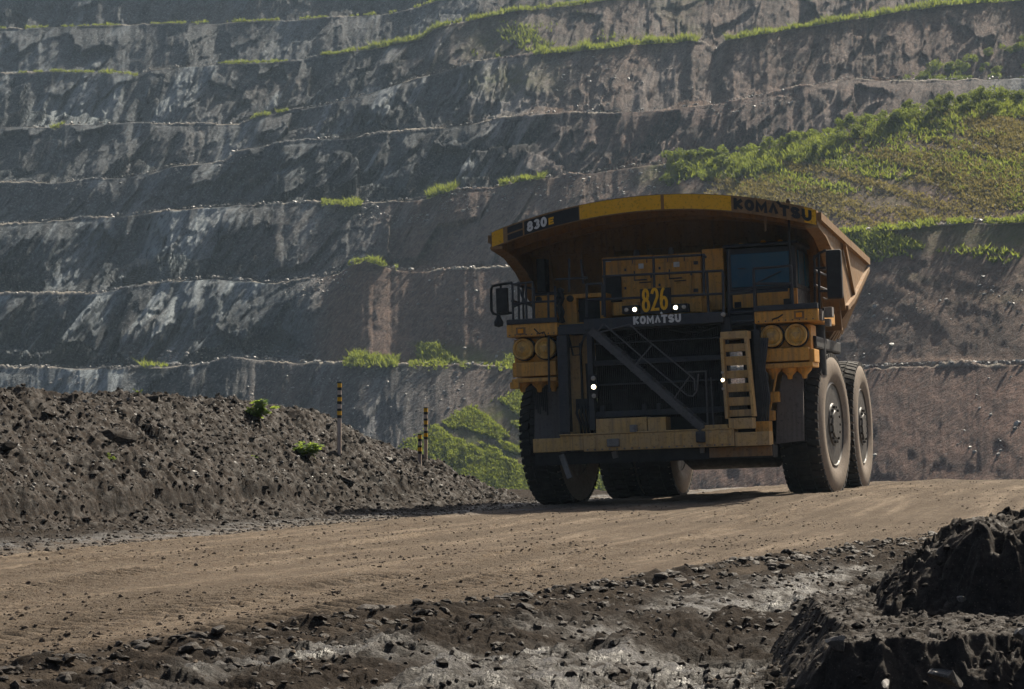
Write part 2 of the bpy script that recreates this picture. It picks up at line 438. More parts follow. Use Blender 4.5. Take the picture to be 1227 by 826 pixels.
# ------------------------------------------------------------------ the near mound at the lower right
def mound_z(x, y):
    e = .10 * fbm(x * 2.2, y * 1.6, 90, 4) + .05 * fbm(x * 7, y * 6, 91, 3)
    lx = x - .10 * (y - 12.4)
    a = np.clip((lx - 1.52 + e) / .34, 0, 1) ** .85; front = np.clip((y - 12.0 + e * 1.6 - .05 * np.sin(x * 5)) / .25, 0, 1); back = 1 - sstep(15.4, 17.0, y)
    z = .46 * a * front * back
    b2 = np.clip((x - .05 * (y - 14) - 2.46 + e) / .55, 0, 1) ** .8 * np.clip((y - 13.78 + e * 1.5) / .32, 0, 1) * (1 - sstep(14.9, 16.4, y))
    z = z + .55 * b2
    z = z + (.03 * fbm(x * 3.2, y * 3.2, 92, 4) + .03 * fbm(x * 8, y * 8, 95, 5, .68) + .06 * facets(x * 5, y * 5, 240, 1.0) + .035 * facets(x * 13, y * 13, 250, 1.1)) * (a * front) * np.where((front > .98) & (b2 < .02), .45, 1)
    return z - .05 + .02 * fbm(x * 6, y * 6, 97, 3)
def build_mound():
    x = np.linspace(1.0, 5.2, 420); y = np.linspace(10.4, 18.6, 760)
    X, Y = np.meshgrid(x, y)
    g = np.minimum(mound_z(X, Y), 9)
    edge = np.minimum(np.minimum((X - 1.0) / .5, (5.2 - X) / .3), np.minimum((Y - 10.4) / .5, (18.6 - Y) / .6))
    Z = g - .3 * (1 - np.clip(edge, 0, 1)) + ground_z(X, Y, False) * .6
    me = mesh_np('dirt_mound', np.stack([X, Y, Z], -1).reshape(-1, 3), grid_faces(len(y), len(x)))
    o = link('dirt_mound', me, None, M['mound']); tag(o, 'dark shaded dirt mound with a lit ledge at the near right corner', 'mound', kind='structure')
build_mound()

# ------------------------------------------------------------------ the terraced pit wall
# crest lines as seen (photo x, y) and how far away each is (photo x, metres)
LINES = [
 ([(-300, 440), (0, 437), (40, 437), (140, 438), (170, 437), (250, 433), (265, 427), (290, 425), (340, 430), (420, 433), (520, 433), (610, 435), (800, 436), (1035, 436), (1100, 433), (1227, 431), (1500, 428)],
  [(-300, 430), (0, 420), (300, 408), (500, 380), (620, 360), (800, 330), (1227, 268), (1500, 250)]),
 ([(-300, 352), (0, 350), (110, 349), (160, 341), (200, 334), (250, 330), (330, 336), (380, 328), (405, 324), (420, 313), (440, 309), (470, 319), (490, 321), (600, 317), (650, 313), (800, 300), (1010, 275), (1080, 270), (1150, 263), (1227, 262), (1500, 255)],
  [(-300, 468), (0, 455), (300, 442), (400, 432), (500, 414), (620, 392), (800, 362), (1227, 302), (1500, 285)]),
 ([(-300, 275), (0, 266), (120, 258), (250, 245), (330, 241), (430, 241), (480, 238), (515, 234), (540, 225), (590, 222), (620, 215), (700, 205), (760, 196), (820, 190), (880, 186), (940, 172), (1000, 158), (1080, 135), (1180, 118), (1227, 119), (1500, 100)],
  [(-300, 508), (0, 492), (300, 478), (400, 468), (500, 452), (620, 432), (800, 408), (1000, 382), (1227, 356), (1500, 340)]),
 ([(-300, 222), (0, 216), (70, 216), (145, 210), (180, 205), (200, 197), (270, 190), (282, 178), (350, 168), (400, 163), (515, 153), (600, 140), (650, 133), (720, 133), (800, 128), (870, 120), (935, 108), (1010, 92), (1040, 92), (1100, 95), (1227, 90), (1500, 80)],
  [(-300, 548), (0, 533), (300, 512), (600, 495), (800, 485), (1227, 500), (1500, 505)]),
 ([(-300, 155), (0, 149), (55, 150), (65, 153), (75, 147), (145, 146), (285, 147), (310, 138), (365, 128), (420, 115), (470, 100), (530, 83), (570, 70), (640, 64), (700, 58), (760, 51), (830, 47), (846, 50), (858, 58), (872, 46), (950, 33), (1050, 17), (1130, 5), (1200, 0), (1500, -20)],
  [(-300, 582), (0, 566), (300, 550), (530, 540), (830, 530), (1227, 545), (1500, 550)]),
 ([(-300, 88), (0, 87), (60, 85), (150, 86), (165, 90), (178, 81), (260, 75), (335, 73), (385, 65), (440, 58), (505, 45), (520, 33), (550, 25), (590, 18), (620, 12), (700, 2), (800, -14), (1227, -70), (1500, -90)],
  [(-300, 620), (0, 604), (300, 592), (600, 590), (1227, 610), (1500, 620)]),
 ([(-300, 36), (0, 33), (100, 30), (200, 27), (300, 25), (420, 18), (470, 14), (540, -4), (700, -50), (1227, -130), (1500, -150)],
  [(-300, 665), (0, 648), (600, 640), (1500, 690)]),
 ([(-300, -70), (0, -75), (420, -85), (540, -100), (1227, -220), (1500, -240)],
  [(-300, 720), (0, 705), (600, 700), (1500, 760)]),
]
# steepness of the face below each crest line (degrees) by photo x
ANG = [
 [(0, 41), (250, 41), (330, 36), (480, 27), (640, 27), (800, 31), (1500, 31)],
 [(0, 41), (360, 41), (400, 36), (700, 36), (1000, 33), (1500, 33)],
 [(0, 41), (200, 41), (330, 40), (480, 38), (560, 38), (780, 34), (860, 26), (1500, 26)],
 [(0, 48), (200, 42), (270, 45), (300, 41), (640, 41), (760, 40), (950, 42), (1500, 40)],
 [(0, 41), (380, 40), (420, 41), (560, 41), (640, 38), (830, 42), (1500, 45)],
 [(0, 41), (420, 41), (620, 38), (1500, 38)],
 [(0, 41), (540, 39), (1500, 39)],
 [(0, 50), (1500, 44)],
]
# how rocky each face is (1 = slabs, 0 = loose soil), colour class by photo x:  0 blue-grey rock, 1 brown soil, 2 reddish soil
ROCK = [
 [(0, .9), (250, .8), (330, .4), (640, .05), (1500, .03)], [(0, 1), (350, 1), (400, .05), (1500, .05)],
 [(0, 1), (230, .9), (330, .6), (480, .35), (700, .15), (1500, .05)], [(0, .5), (200, .35), (290, 1), (700, .9), (950, .6), (1500, .3)],
 [(0, .7), (380, .5), (430, 1), (560, .9), (660, .35), (1500, .3)], [(0, .6), (420, .8), (560, .4), (1500, .25)], [(0, .4), (1500, .2)], [(0, .4), (1500, .2)]]
SOIL = [
 [(0, .1), (250, .25), (340, .6), (480, .35), (640, 1), (800, 1.7), (1500, 1.9)], [(0, .1), (350, .2), (410, 1.3), (640, 1.3), (1000, 1.2), (1500, 1.3)],
 [(0, .1), (420, .2), (500, 1.1), (800, 1.3), (1500, 1.2)], [(0, .1), (540, .3), (640, 1.0), (760, 1.7), (950, 1.7), (1227, .5), (1500, .5)],
 [(0, .1), (480, .4), (640, .9), (900, 1.3), (1500, 1.4)], [(0, .05), (420, .3), (560, .8), (1000, 1.1), (1500, 1.2)], [(0, .05), (500, .2), (800, 1), (1500, 1)], [(0, .05), (600, .3), (1500, 1)]]
def lut(tab, x): return np.interp(x, [a for a, b in tab], [b for a, b in tab])

PC = np.concatenate([np.linspace(-420, -120, 40)[:-1], np.linspace(-120, 1350, 1200), np.linspace(1350, 1800, 40)[1:]])   # azimuth columns
NF = 56
def smooth1(a, n=5):
    k = np.ones(n) / n; p = np.pad(a, n // 2, mode='edge'); return np.convolve(p, k, 'valid')
crest = []
for (ln, dp) in LINES:
    y = lut(ln, PC) + .9 * fbm(PC * .09, PC * 0 + len(crest) * 7.3, 3, 4)
    D = smooth1(lut(dp, PC), 41)
    D = D + (np.interp(PC, [450, 760], [2.2, .45]) if len(crest) < 2 else 2.2) * fbm(PC * .035, PC * 0 + len(crest) * 3.1, 12, 4)
    crest.append(np.stack(at_depth(PC, y, D), -1))
dirs = np.stack([(PC - CX) / F_PX, np.ones_like(PC)], -1)        # horizontal direction away from the camera, per column
r_pale = []; r_dark = []; rows = []; r_rock = []; r_soil = []; r_v = []; face_rows = {}
def push(P, rock, soil, v, pale=0.0, dark=0.0):
    r_pale.append(np.broadcast_to(pale, PC.shape)); r_dark.append(np.broadcast_to(dark, PC.shape))
    rows.append(P); r_rock.append(np.broadcast_to(rock, PC.shape)); r_soil.append(np.broadcast_to(soil, PC.shape)); r_v.append(np.full(PC.shape, float(v)))
for k in range(len(LINES)):
    top = crest[k]
    rise_ref = crest[k - 1] if k else None
    zb = crest[k - 1][:, 2] - .1 if k else np.full(PC.shape, -14.0)
    Dt = top[:, 1]
    run = np.maximum(top[:, 2] - zb, 2) / np.tan(np.radians(smooth1(lut(ANG[k], PC), 15)))
    if k:
        gap = Dt - crest[k - 1][:, 1]
        run = np.minimum(run, np.maximum(gap - 3.2, 1.5))
    Db = Dt - 1.2 - run
    rock = lut(ROCK[k], PC); soil = lut(SOIL[k], PC)
    start = len(rows)
    for j in range(NF):
        v = j / (NF - 1.0)
        tv = np.clip(.16 + .3 * fbm(PC * .012, PC * 0 + k * 5.1, 125, 4), 0, .34) * np.clip(rock * 1.6, .15, 1)   # scree at the foot
        hv = np.where(v < tv * 1.5, v / 1.5, tv + (v - tv * 1.5) * (1 - tv) / np.maximum(1 - tv * 1.5, .05))
        loose = sstep(1.15, .85, v / np.maximum(tv * 1.5, .01))
        D = Db + run * v; Z = zb + (top[:, 2] - .95 - zb) * hv
        X = D * dirs[:, 0]
        rock = lut(ROCK[k], PC) * (1 - loose)
        fade = math.sin(math.pi * min(1, v * 1.02)) ** .5 if 0 < v < 1 else 0.0
        slant = X - Z * (.5 if k in (1, 2, 3) else .3) + 2.5 * fbm(X * .03, Z * .05 + k * 3, 99, 3)
        big = 2.6 * fbm(slant * .05, Z * .035 + k * 5, 101, 4)
        slab = fbm(slant * .28, Z * .035 + k * 9, 105, 4, .6)
        slab = 1.0 * (1 - np.abs(slab) * 2.4) + 4.8 * facets(slant * .1 + .3 * slab, Z * .05 + k * 9, 200, 1.1) + 1.7 * facets(slant * .3, Z * .13 + k * 9, 210, 1.2) + .7 * facets(slant * .8, Z * .4 + k * 9, 220, 1.2)
        rl_ = X - 1.1 * Z; rills = (.3 + .5 * rock) * fbm(rl_ * .4, Z * .03, 111, 4, .6) + .35 * fbm(X * .5, Z * .5, 113, 4, .65) + (.15 + .4 * rock) * facets(X * .35, Z * .35, 230, 1.0)
        disp = fade * (rock * (big + slab) + (1 - rock) * (rills + .22 * big))
        D2 = D - disp
        grp = fbm(slant * .022 + k * 7, Z * .012 + k, 140, 3)
        pale = sstep(.02, .3, fbm(slant * .11, Z * .02 + k * 4, 141, 4, .55) + .5 * grp) * (.35 + .65 * sstep(-.15, .25, fbm(slant * .5, Z * .05, 142, 3)))
        pale = np.maximum(pale * sstep(-.25, .1, grp), .8 * sstep(.2, .42, fbm(slant * .32, Z * .035 + k * 2, 143, 4)) * sstep(-.1, .2, fbm(X * .05, Z * .12, 145, 3)))
        dark = sstep(.05, .4, fbm(slant * .2 + 40, Z * .03 + k * 6, 144, 5, .62)); dark = np.maximum(dark, .8 * sstep(.1, .35, fbm(X * .14, Z * .3, 146, 4, .6)))
        push(np.stack([D2 * dirs[:, 0], D2, Z + .25 * disp * fade], -1), rock, soil, v, pale * (.1 + .9 * rock), dark * (.22 + .78 * rock))
    face_rows[k] = (start, len(rows))
    # the safety ridge along the crest, then the flat bench behind it
    jag = .4 * fbm(PC * .33, PC * 0 + k, 120, 5, .7)
    hgt = np.clip(.55 + 1.3 * fbm(PC * .02, PC * 0 + k * 3.3, 121, 4), .08, 1.1)
    for dD, dz in ((-.95, -.45), (-.45, -.16), (0, 0), (.45, -.05), (1.0, -.55), (1.8, -.95)):
        D = Dt + dD; push(np.stack([D * dirs[:, 0], D, top[:, 2] - .95 + (dz + .95) * hgt + jag * hgt * (1 if dD > -1 else .4)], -1), rock * .5, soil, 1.2)
V = np.stack(rows)                                               # rows x cols x 3
ROCKA, SOILA, VA = np.stack(r_rock), np.stack(r_soil), np.stack(r_v)

# grass weight on the soil slopes: patches of photo x, face, height fraction
GX = np.repeat(PC[None], V.shape[0], 0); FI = np.full(V.shape[0], -1)
for k, (a, b_) in face_rows.items(): FI[a:b_] = k
FI = np.repeat(FI[:, None], len(PC), 1)
def zone(k, x0, x1, v0, v1, soft=25):
    vs = .12
    return (FI == k) * sstep(x0 - soft, x0 + soft, GX) * (1 - sstep(x1 - soft, x1 + soft, GX)) * sstep(v0 - vs, v0 + vs, VA) * (1 - sstep(v1 - vs, v1 + vs, VA))
G = np.zeros(V.shape[:2])
gn = fbm(V[..., 0] * .09 + V[..., 2] * .12, V[..., 2] * .12, 131, 5, .6)
gn2 = fbm(V[..., 0] * .05, V[..., 2] * .07, 132, 4)
PY = CY - F_PX * (-math.sin(PITCH) * V[..., 1] + math.cos(PITCH) * (V[..., 2] - HC)) / (math.cos(PITCH) * V[..., 1] + math.sin(PITCH) * (V[..., 2] - HC))
diag = sstep(-16, 16, PY - (538 - (GX - 490) * .56) + 36 * gn2) * sstep(488, 540, GX + 60 * gn2 + .25 * (PY - 500)) * (1 - sstep(650, 780, GX + 70 * gn2))
G = np.maximum(G, zone(1, 500, 660, -.1, .16) * .9 + zone(1, 410, 500, -.1, .04) * .9)
G = np.maximum(G, zone(1, 1000, 1600, .78, 1.3) * .8)
G = np.maximum(G, zone(1, 1060, 1600, .5, .9) * .3)
G = np.maximum(G, zone(2, 830, 1700, .1, 1.3) * .38)
G = np.maximum(G, zone(2, 760, 1000, .82, 1.3) * .95)
G = np.maximum(G, zone(4, 570, 680, .5, .9) * .4)
G = np.maximum(G, zone(5, 560, 830, .1, .9) * .22)
G = np.clip(G + (G > .02) * gn * .75 * (G < .93), 0, 1)
G = np.maximum(G, (FI == 0) * diag * np.clip(.95 + .5 * gn - .6 * np.exp(-((PY - (590 - (GX - 490) * .56)) / 9) ** 2), 0, 1))

def build_pit_wall():
    me = mesh_np('pit_wall', V.reshape(-1, 3), grid_faces(V.shape[0], V.shape[1]), smooth=True)
    for nm, arr in (('rock', ROCKA), ('soil', SOILA), ('grassy', G), ('ridge', (VA > 1.1) * np.clip(.55 + 1.6 * fbm(V[..., 0] * .05, V[..., 1] * .02, 160, 3) + 1.1 * fbm(V[..., 0] * .5, V[..., 1] * .1, 161, 3), 0, 1)), ('pale', np.stack(r_pale)), ('dark', np.stack(r_dark))):
        a = me.attributes.new(nm, 'FLOAT', 'POINT'); a.data.foreach_set('value', np.ascontiguousarray(arr, np.float32).ravel())
    m, nt, b = new_mat('pit_wall_rock_and_soil')
    at = lambda s: N(nt, 'ShaderNodeAttribute', attribute_name=s).outputs['Fac']
    def rot_noise(scale, mp, det=6, ro=.65):
        tc = nt.nodes.new('ShaderNodeTexCoord'); r_ = nt.nodes.new('ShaderNodeMapping'); r_.inputs['Rotation'].default_value = (0, R(-28), 0)
        s_ = nt.nodes.new('ShaderNodeMapping'); s_.inputs['Scale'].default_value = mp
        n = nt.nodes.new('ShaderNodeTexNoise'); n.inputs['Scale'].default_value = scale; n.inputs['Detail'].default_value = det; n.inputs['Roughness'].default_value = ro
        nt.links.new(tc.outputs['Object'], r_.inputs[0]); nt.links.new(r_.outputs[0], s_.inputs[0]); nt.links.new(s_.outputs[0], n.inputs['Vector'])
        return n.outputs['Fac']
    st1 = rot_noise(.35, (1, .3, .1)); st2 = rot_noise(.9, (1, .4, .16)); blot = noise(nt, .035, 6, .6); fine = noise(nt, .55, 8, .72)
    rockc = mix(nt, ramp(nt, st1, [(.38, 0), (.62, 1)]), (.056, .068, .078), (.115, .134, .148))
    rockc = mix(nt, ramp(nt, blot, [(.53, 0), (.68, .6)]), rockc, (.12, .088, .07))
    rockc = mix(nt, ramp(nt, fine, [(.4, .55), (.58, 0)]), rockc, (.05, .053, .056))
    brown = mix(nt, ramp(nt, fine, [(.35, 0), (.65, 1)]), (.13, .085, .062), (.21, .142, .104))
    red = mix(nt, ramp(nt, fine, [(.35, 0), (.65, 1)]), (.11, .058, .045), (.18, .098, .074))
    blue = mix(nt, ramp(nt, fine, [(.35, 0), (.65, 1)]), (.055, .064, .072), (.11, .124, .134))
    sa = at('soil')
    def sub(v, lo, hi):
        n = nt.nodes.new('ShaderNodeMapRange'); nt.links.new(v, n.inputs[0]); n.inputs[1].default_value = lo; n.inputs[2].default_value = hi; return n.outputs[0]
    soilc = mix(nt, sub(sa, 0, 1), blue, brown); soilc = mix(nt, sub(sa, 1, 2), soilc, red)
    rk = mix(nt, sub(sa, .4, 1.6), rockc, mix(nt, .6, rockc, red))
    c = mix(nt, at('rock'), soilc, rk)
    c = mix(nt, at('dark'), c, mix(nt, .85, c, (.015, .017, .02)))
    c = mix(nt, at('pale'), c, mix(nt, ramp(nt, st2, [(.3, .5), (.55, 1)]), c, mix(nt, sub(sa, .3, 1.6), (.34, .385, .41), (.3, .23, .19))))
    g1 = rot_noise(2.2, (1, .5, .3), 5, .7); g2 = noise(nt, 1.6, 5, .75)
    c = mix(nt, ramp(nt, g1, [(.4, .7), (.52, 0)]), c, mix(nt, .7, c, (.02, .021, .023)))
    c = mix(nt, ramp(nt, g2, [(.52, 0), (.66, .55)]), c, mix(nt, sub(sa, .2, 1.4), (.27, .3, .32), (.28, .2, .155)))
    deb = ramp(nt, noise(nt, 1.1, 4, .7), [(.64, 0), (.7, .55)])
    c = mix(nt, deb, c, (.25, .24, .23))
    c = mix(nt, at('ridge'), c, mix(nt, ramp(nt, fine, [(.35, 0), (.65, 1)]), (.2, .175, .145), (.4, .36, .3)))  # pale crest rubble, lightened further so the ridges read as sunlit lines
    gf = nt.nodes.new('ShaderNodeMath'); gf.operation = 'MULTIPLY'; nt.links.new(at('grassy'), gf.inputs[0])
    nt.links.new(ramp(nt, rot_noise(.6, (1, .6, .35)), [(.36, .35), (.6, 1)]), gf.inputs[1])
    gc = mix(nt, ramp(nt, noise(nt, .13, 5), [(.4, 0), (.62, 1)]), (.075, .1, .02), (.13, .12, .045))
    c = mix(nt, gf.outputs[0], c, gc)
    nt.links.new(c, b.inputs['Base Color']); b.inputs['Roughness'].default_value = .85; b.inputs['Specular IOR Level'].default_value = .12
    hs = mix(nt, .5, mix(nt, .5, st2, fine), mix(nt, .5, g1, g2))
    bump(nt, b, hs, 1.0, 1.8)
    o = link('pit_wall', me, None, m); tag(o, 'terraced open pit wall of grey rock and brown soil', kind='structure')
build_pit_wall()

# pit floor far below so the ground never ends
me = mesh_np('pit_floor', [(-1500, -60, -14.2), (1500, -60, -14.2), (1500, 1500, -14.2), (-1500, 1500, -14.2)], [(0, 1, 2, 3)])
tag(link('pit_floor', me, None, M['mound']), 'dark pit floor below the haul road', kind='structure')

# ------------------------------------------------------------------ greenery
def leaf_mat(name, c1, c2, trans=.45, tcol=(.32, .38, .05)):
    m, nt, b = new_mat(name)
    c = mix(nt, ramp(nt, noise(nt, .9, 3), [(.35, 0), (.65, 1)]), c1, c2)
    nt.links.new(c, b.inputs['Base Color']); b.inputs['Roughness'].default_value = .6; b.inputs['Specular IOR Level'].default_value = .2
    tr = nt.nodes.new('ShaderNodeBsdfTranslucent'); nt.links.new(mix(nt, .6, c, tcol), tr.inputs[0])
    ms = nt.nodes.new('ShaderNodeMixShader'); ms.inputs[0].default_value = trans
    out = nt.nodes['Material Output']
    nt.links.new(b.outputs[0], ms.inputs[1]); nt.links.new(tr.outputs[0], ms.inputs[2]); nt.links.new(ms.outputs[0], out.inputs[0])
    return m
M['grass'] = leaf_mat('sunlit_grass', (.07, .11, .018), (.14, .14, .035), .55)
M['shrub'] = leaf_mat('shrub_leaves', (.045, .08, .012), (.1, .13, .02), .5)
M['plant'] = leaf_mat('weed_leaves', (.09, .18, .025), (.14, .24, .04), .6)
M['stem'] = paint('woody_stem', (.07, .05, .035), .8, streak=False)

def surf(px, k, v):
    """a point on face k of the pit wall at photo column px and height fraction v"""
    a, b_ = face_rows[k]; r = a + np.clip(v, 0, 1) * (b_ - a - 1); c = np.interp(px, PC, np.arange(len(PC)))
    r0 = np.clip(np.floor(r).astype(int), a, b_ - 2); c0 = np.clip(np.floor(c).astype(int), 0, len(PC) - 2)
    fr = np.clip(r - r0, 0, 1)[..., None]; fc = np.clip(c - c0, 0, 1)[..., None]
    return (V[r0, c0] * (1 - fc) + V[r0, c0 + 1] * fc) * (1 - fr) + (V[r0 + 1, c0] * (1 - fc) + V[r0 + 1, c0 + 1] * fc) * fr
def ridge_pt(px, k, off):
    ci = np.clip(np.round(np.interp(px, PC, np.arange(len(PC)))).astype(int), 0, len(PC) - 1)
    p = crest[k][ci].copy(); p[..., 2] += -.15 - np.abs(off) * .25; p[..., 1] += off; p[..., 0] += off * dirs[ci][..., 0]
    return p
rng = np.random.default_rng(5)
def blades(P, h, w, tilt=.45):
    """triangle tufts: three blades per point"""
    n = len(P); P = np.repeat(P, 3, 0); h = np.repeat(h, 3) * rng.uniform(.6, 1.25, n * 3)
    a = rng.uniform(0, 2 * np.pi, n * 3); d = np.stack([np.cos(a), np.sin(a), a * 0], 1)
    le = rng.normal(0, tilt, (n * 3, 2)); tip = P + np.stack([le[:, 0] * h, le[:, 1] * h, h], 1)
    P = P + rng.normal(0, .12, (n * 3, 3)) * np.array([1, 1, .2])
    A = P - d * w / 2; B = P + d * w / 2
    Vv = np.stack([A, B, tip], 1).reshape(-1, 3)
    return Vv, np.arange(n * 9).reshape(-1, 3)
def grass_object():
    global Ps, hs
    Ps = []; hs = []
    def strip(k, x0, x1, n, h, spread=1.6, thr=-.2):
        x = rng.uniform(x0, x1, n * 2); dn = fbm(x * .07, x * 0 + k, 150, 4); x = x[(dn > thr) & (rng.random(len(x)) < .35 + 1.4 * (dn - thr))][:n]
        off = rng.normal(-.4, spread * .5, len(x)); Ps.append(ridge_pt(x, k, off)); hs.append(.8 * h * (.35 + .9 * rng.random(len(x)) ** 1.5) * (1 + .8 * np.clip(fbm(x * .1, x * 0, 151, 3), -.6, 1)))
    def patch(k, x0, x1, v0, v1, n, h, thr=0.0, sl=0):
        x = rng.uniform(x0, x1, n * 3); v = rng.uniform(v0, v1, n * 3); p = surf(x + (1 - v) * sl, k, v)
        d = fbm(p[:, 0] * .16 + p[:, 2] * .2, p[:, 2] * .16, 153, 4); gi = np.clip(np.round(face_rows[k][0] + v * (NF - 1)).astype(int), 0, V.shape[0] - 1); gj = np.clip(np.round(np.interp(x, PC, np.arange(len(PC)))).astype(int), 0, len(PC) - 1)
        q = (d > thr) & (rng.random(len(d)) < G[gi, gj] * 1.3)
        p = p[q][:n]; Ps.append(p); hs.append(h * (.5 + .8 * rng.random(len(p))))
    strip(5, -60, 165, 700, .8); strip(5, 250, 345, 350, .7); strip(5, 385, 520, 1500, 1.2, 2.5, -.4); strip(5, 520, 780, 2200, 1.1, 2.5, -.4)
    strip(6, -50, 560, 1400, .7, 1.5, -.1)
    strip(4, 640, 835, 2600, 1.6, 3, -.6); strip(4, 870, 1440, 5600, 1.4, 3, -.6); strip(4, 300, 345, 300, .9); strip(4, 60, 90, 120, .9)
    strip(2, 385, 432, 700, 1.2, 5, -.5); strip(2, 512, 545, 450, 1.3, 3, -.7); strip(2, 600, 652, 500, 1.0, 2, -.5)
    strip(1, 418, 482, 500, .8, 2, -.3); strip(1, 1005, 1450, 2600, .7, 2.5, -.4)
    strip(0, 170, 200, 80, 1.2, 2); strip(0, 410, 475, 500, 1.1, 3.5, -.5); strip(0, 490, 640, 600, .55, 4, -.3)
    patch(1, 400, 480, 0, .1, 900, .9, -.2); patch(1, 500, 650, 0, .2, 2200, .6, -.1)
    patch(0, 420, 800, .05, .99, 130000, .34, -.4, 0); patch(0, 480, 560, .4, .85, 300, .5, .22)
    patch(1, 1010, 1440, .75, 1, 4300, .6, -.1); patch(1, 1060, 1440, .5, .85, 1200, .6, .2)
    patch(2, 800, 1010, .75, 1, 5000, .8, -.2); patch(2, 1040, 1440, .84, 1, 2800, .7, -.05)
    patch(2, 880, 1460, .1, .95, 7600, .6, .12)
    patch(5, 560, 760, .2, .9, 500, .8, .25); patch(3, 480, 560, .95, 1, 150, .6)
    patch(5, 596, 668, .35, .75, 500, 1.0, .0)
    P = np.concatenate(Ps); h = np.concatenate(hs)
    Vv, Ff = blades(P, h * 1.15, .34, .5)
    o = link('bench_grass', mesh_np('bench_grass', Vv, Ff, False), None, M['grass'])
    tag(o, 'green grass and weeds growing along the pit benches and slopes', 'grass', kind='stuff')
grass_object()

def dry_grass():
    n = 250000; x = rng.uniform(850, 1480, n); v = rng.uniform(.02, .98, n); p = surf(x, 2, v) + rng.normal(0, .35, (n, 3)) * np.array([1, .3, .3])
    streak = fbm((p[:, 0] + p[:, 2] * 1.1) * .35, p[:, 2] * .09, 190, 4) + .6 * fbm(p[:, 0] * .07, p[:, 2] * .1, 191, 3)
    q = rng.random(n) < np.clip(.3 + 1.1 * streak, .03, .9) * (.45 + .55 * v); p = p[q]
    Vv, Ff = blades(p, .2 + .28 * rng.random(len(p)), .22, .6)
    o = link('dry_grass', mesh_np('dry_grass', Vv, Ff, False), None, leaf_mat('dry_ochre_grass', (.14, .115, .045), (.2, .15, .07), .4, (.36, .31, .075)))
    tag(o, 'thin ochre and green grass over the sunlit slope at the upper right', 'grass', kind='stuff')
dry_grass()

def shrub_proto(name, r, h, n, leaf, seed):
    rg = np.random.default_rng(seed)
    nb = 9
    cc = np.stack([rg.normal(0, r * .42, nb), rg.normal(0, r * .42, nb), rg.uniform(.3, .85, nb) * h], 1); cr = rg.uniform(.25, .5, nb) * r
    which = rg.integers(0, nb, n); d = rg.normal(0, 1, (n, 3)); d /= np.linalg.norm(d, axis=1)[:, None]
    P = cc[which] + d * (cr[which] * rg.uniform(.55, 1.1, n))[:, None] * np.array([1, 1, .8])
    P[:, 2] = np.abs(P[:, 2])
    nrm = d + rg.normal(0, .7, (n, 3)); nrm /= np.linalg.norm(nrm, axis=1)[:, None]
    u = np.cross(nrm, rg.normal(0, 1, (n, 3))); u /= np.linalg.norm(u, axis=1)[:, None]; w = np.cross(nrm, u)
    L = leaf * rg.uniform(.6, 1.3, n)[:, None]
    Q = np.stack([P - u * L, P + w * L * .5, P + u * L, P - w * L * .5], 1).reshape(-1, 3)
    fol = mesh_np('foliage', Q, np.arange(n * 4).reshape(-1, 4), False); fol.materials.append(M['shrub'])
    mb = MB()
    for i in range(5):
        c = cc[i]; mb.tube([(c[0] * .12, c[1] * .12, -.3), (c[0] * .5, c[1] * .5, c[2] * .5), (c[0], c[1], c[2])], .06, 5, .02)
    me = bpy.data.meshes.new('stems'); me.from_pydata(mb.v, [], mb.f); me.materials.append(M['stem'])
    return fol, me
PROTO = [shrub_proto('shrub', 1.9, 2.6, 900, .2, 3), shrub_proto('shrub', 2.4, 3.2, 1200, .22, 8), shrub_proto('shrub', 1.6, 2.0, 700, .18, 12), shrub_proto('shrub', 2.8, 2.4, 1100, .2, 21)]
def shrub(p, sc, label, group, i):
    e = empty('shrub', (p[0], p[1], p[2] - .15), (0, 0, rnd.uniform(0, 6.3))); e.scale = (sc, sc, sc * rnd.uniform(.85, 1.2))
    tag(e, label, 'shrub', group)
    f, s_ = PROTO[i % 4]; link('foliage', f, e); link('stems', s_, e)
i = 0
for px in np.arange(806, 1430, 8.6):                             # the hedge-like band at the top of the grassy slope
    for q in range(2):
        x = px + rnd.uniform(-4, 4); off = rnd.uniform(-3.5, 2) if q else rnd.uniform(-1, 3)
        p = ridge_pt(np.array([x]), 2, np.array([off]))[0]
        if off < -1: p = surf(np.array([x]), 2, np.array([max(.72, 1 + off * (.03 if x > 1010 else .07))]))[0]
        shrub(p, rnd.uniform(.45, .85), 'bushy green shrub in the thick band along the top of the grassy slope', 'shrubs along the grassy slope', i); i += 1
for q in range(30):                                              # dark scrub on the far face, upper right
    x = rnd.uniform(1085, 1250); v = rnd.uniform(.02, .5) * (x - 1040) / 190
    p = surf(np.array([x]), 4, np.array([v]))[0]
    shrub(p, rnd.uniform(.7, 1.25), 'dark green shrub on the far terrace at the upper right', 'scrub on the far upper right terrace', i); i += 1
for q in range(7):
    x = rnd.uniform(424, 466); p = ridge_pt(np.array([x]), 0, np.array([rnd.uniform(-2, 2)]))[0]
    shrub(p, rnd.uniform(.45, .7), 'bright green shrub on the lowest bench left of the truck', 'shrubs on the lowest bench', i); i += 1
for x in (811, 826):
    p = ridge_pt(np.array([x]), 2, np.array([1.0]))[0]; shrub(p, .8, 'bushy green shrub in the thick band along the top of the grassy slope', 'shrubs along the grassy slope', i); i += 1

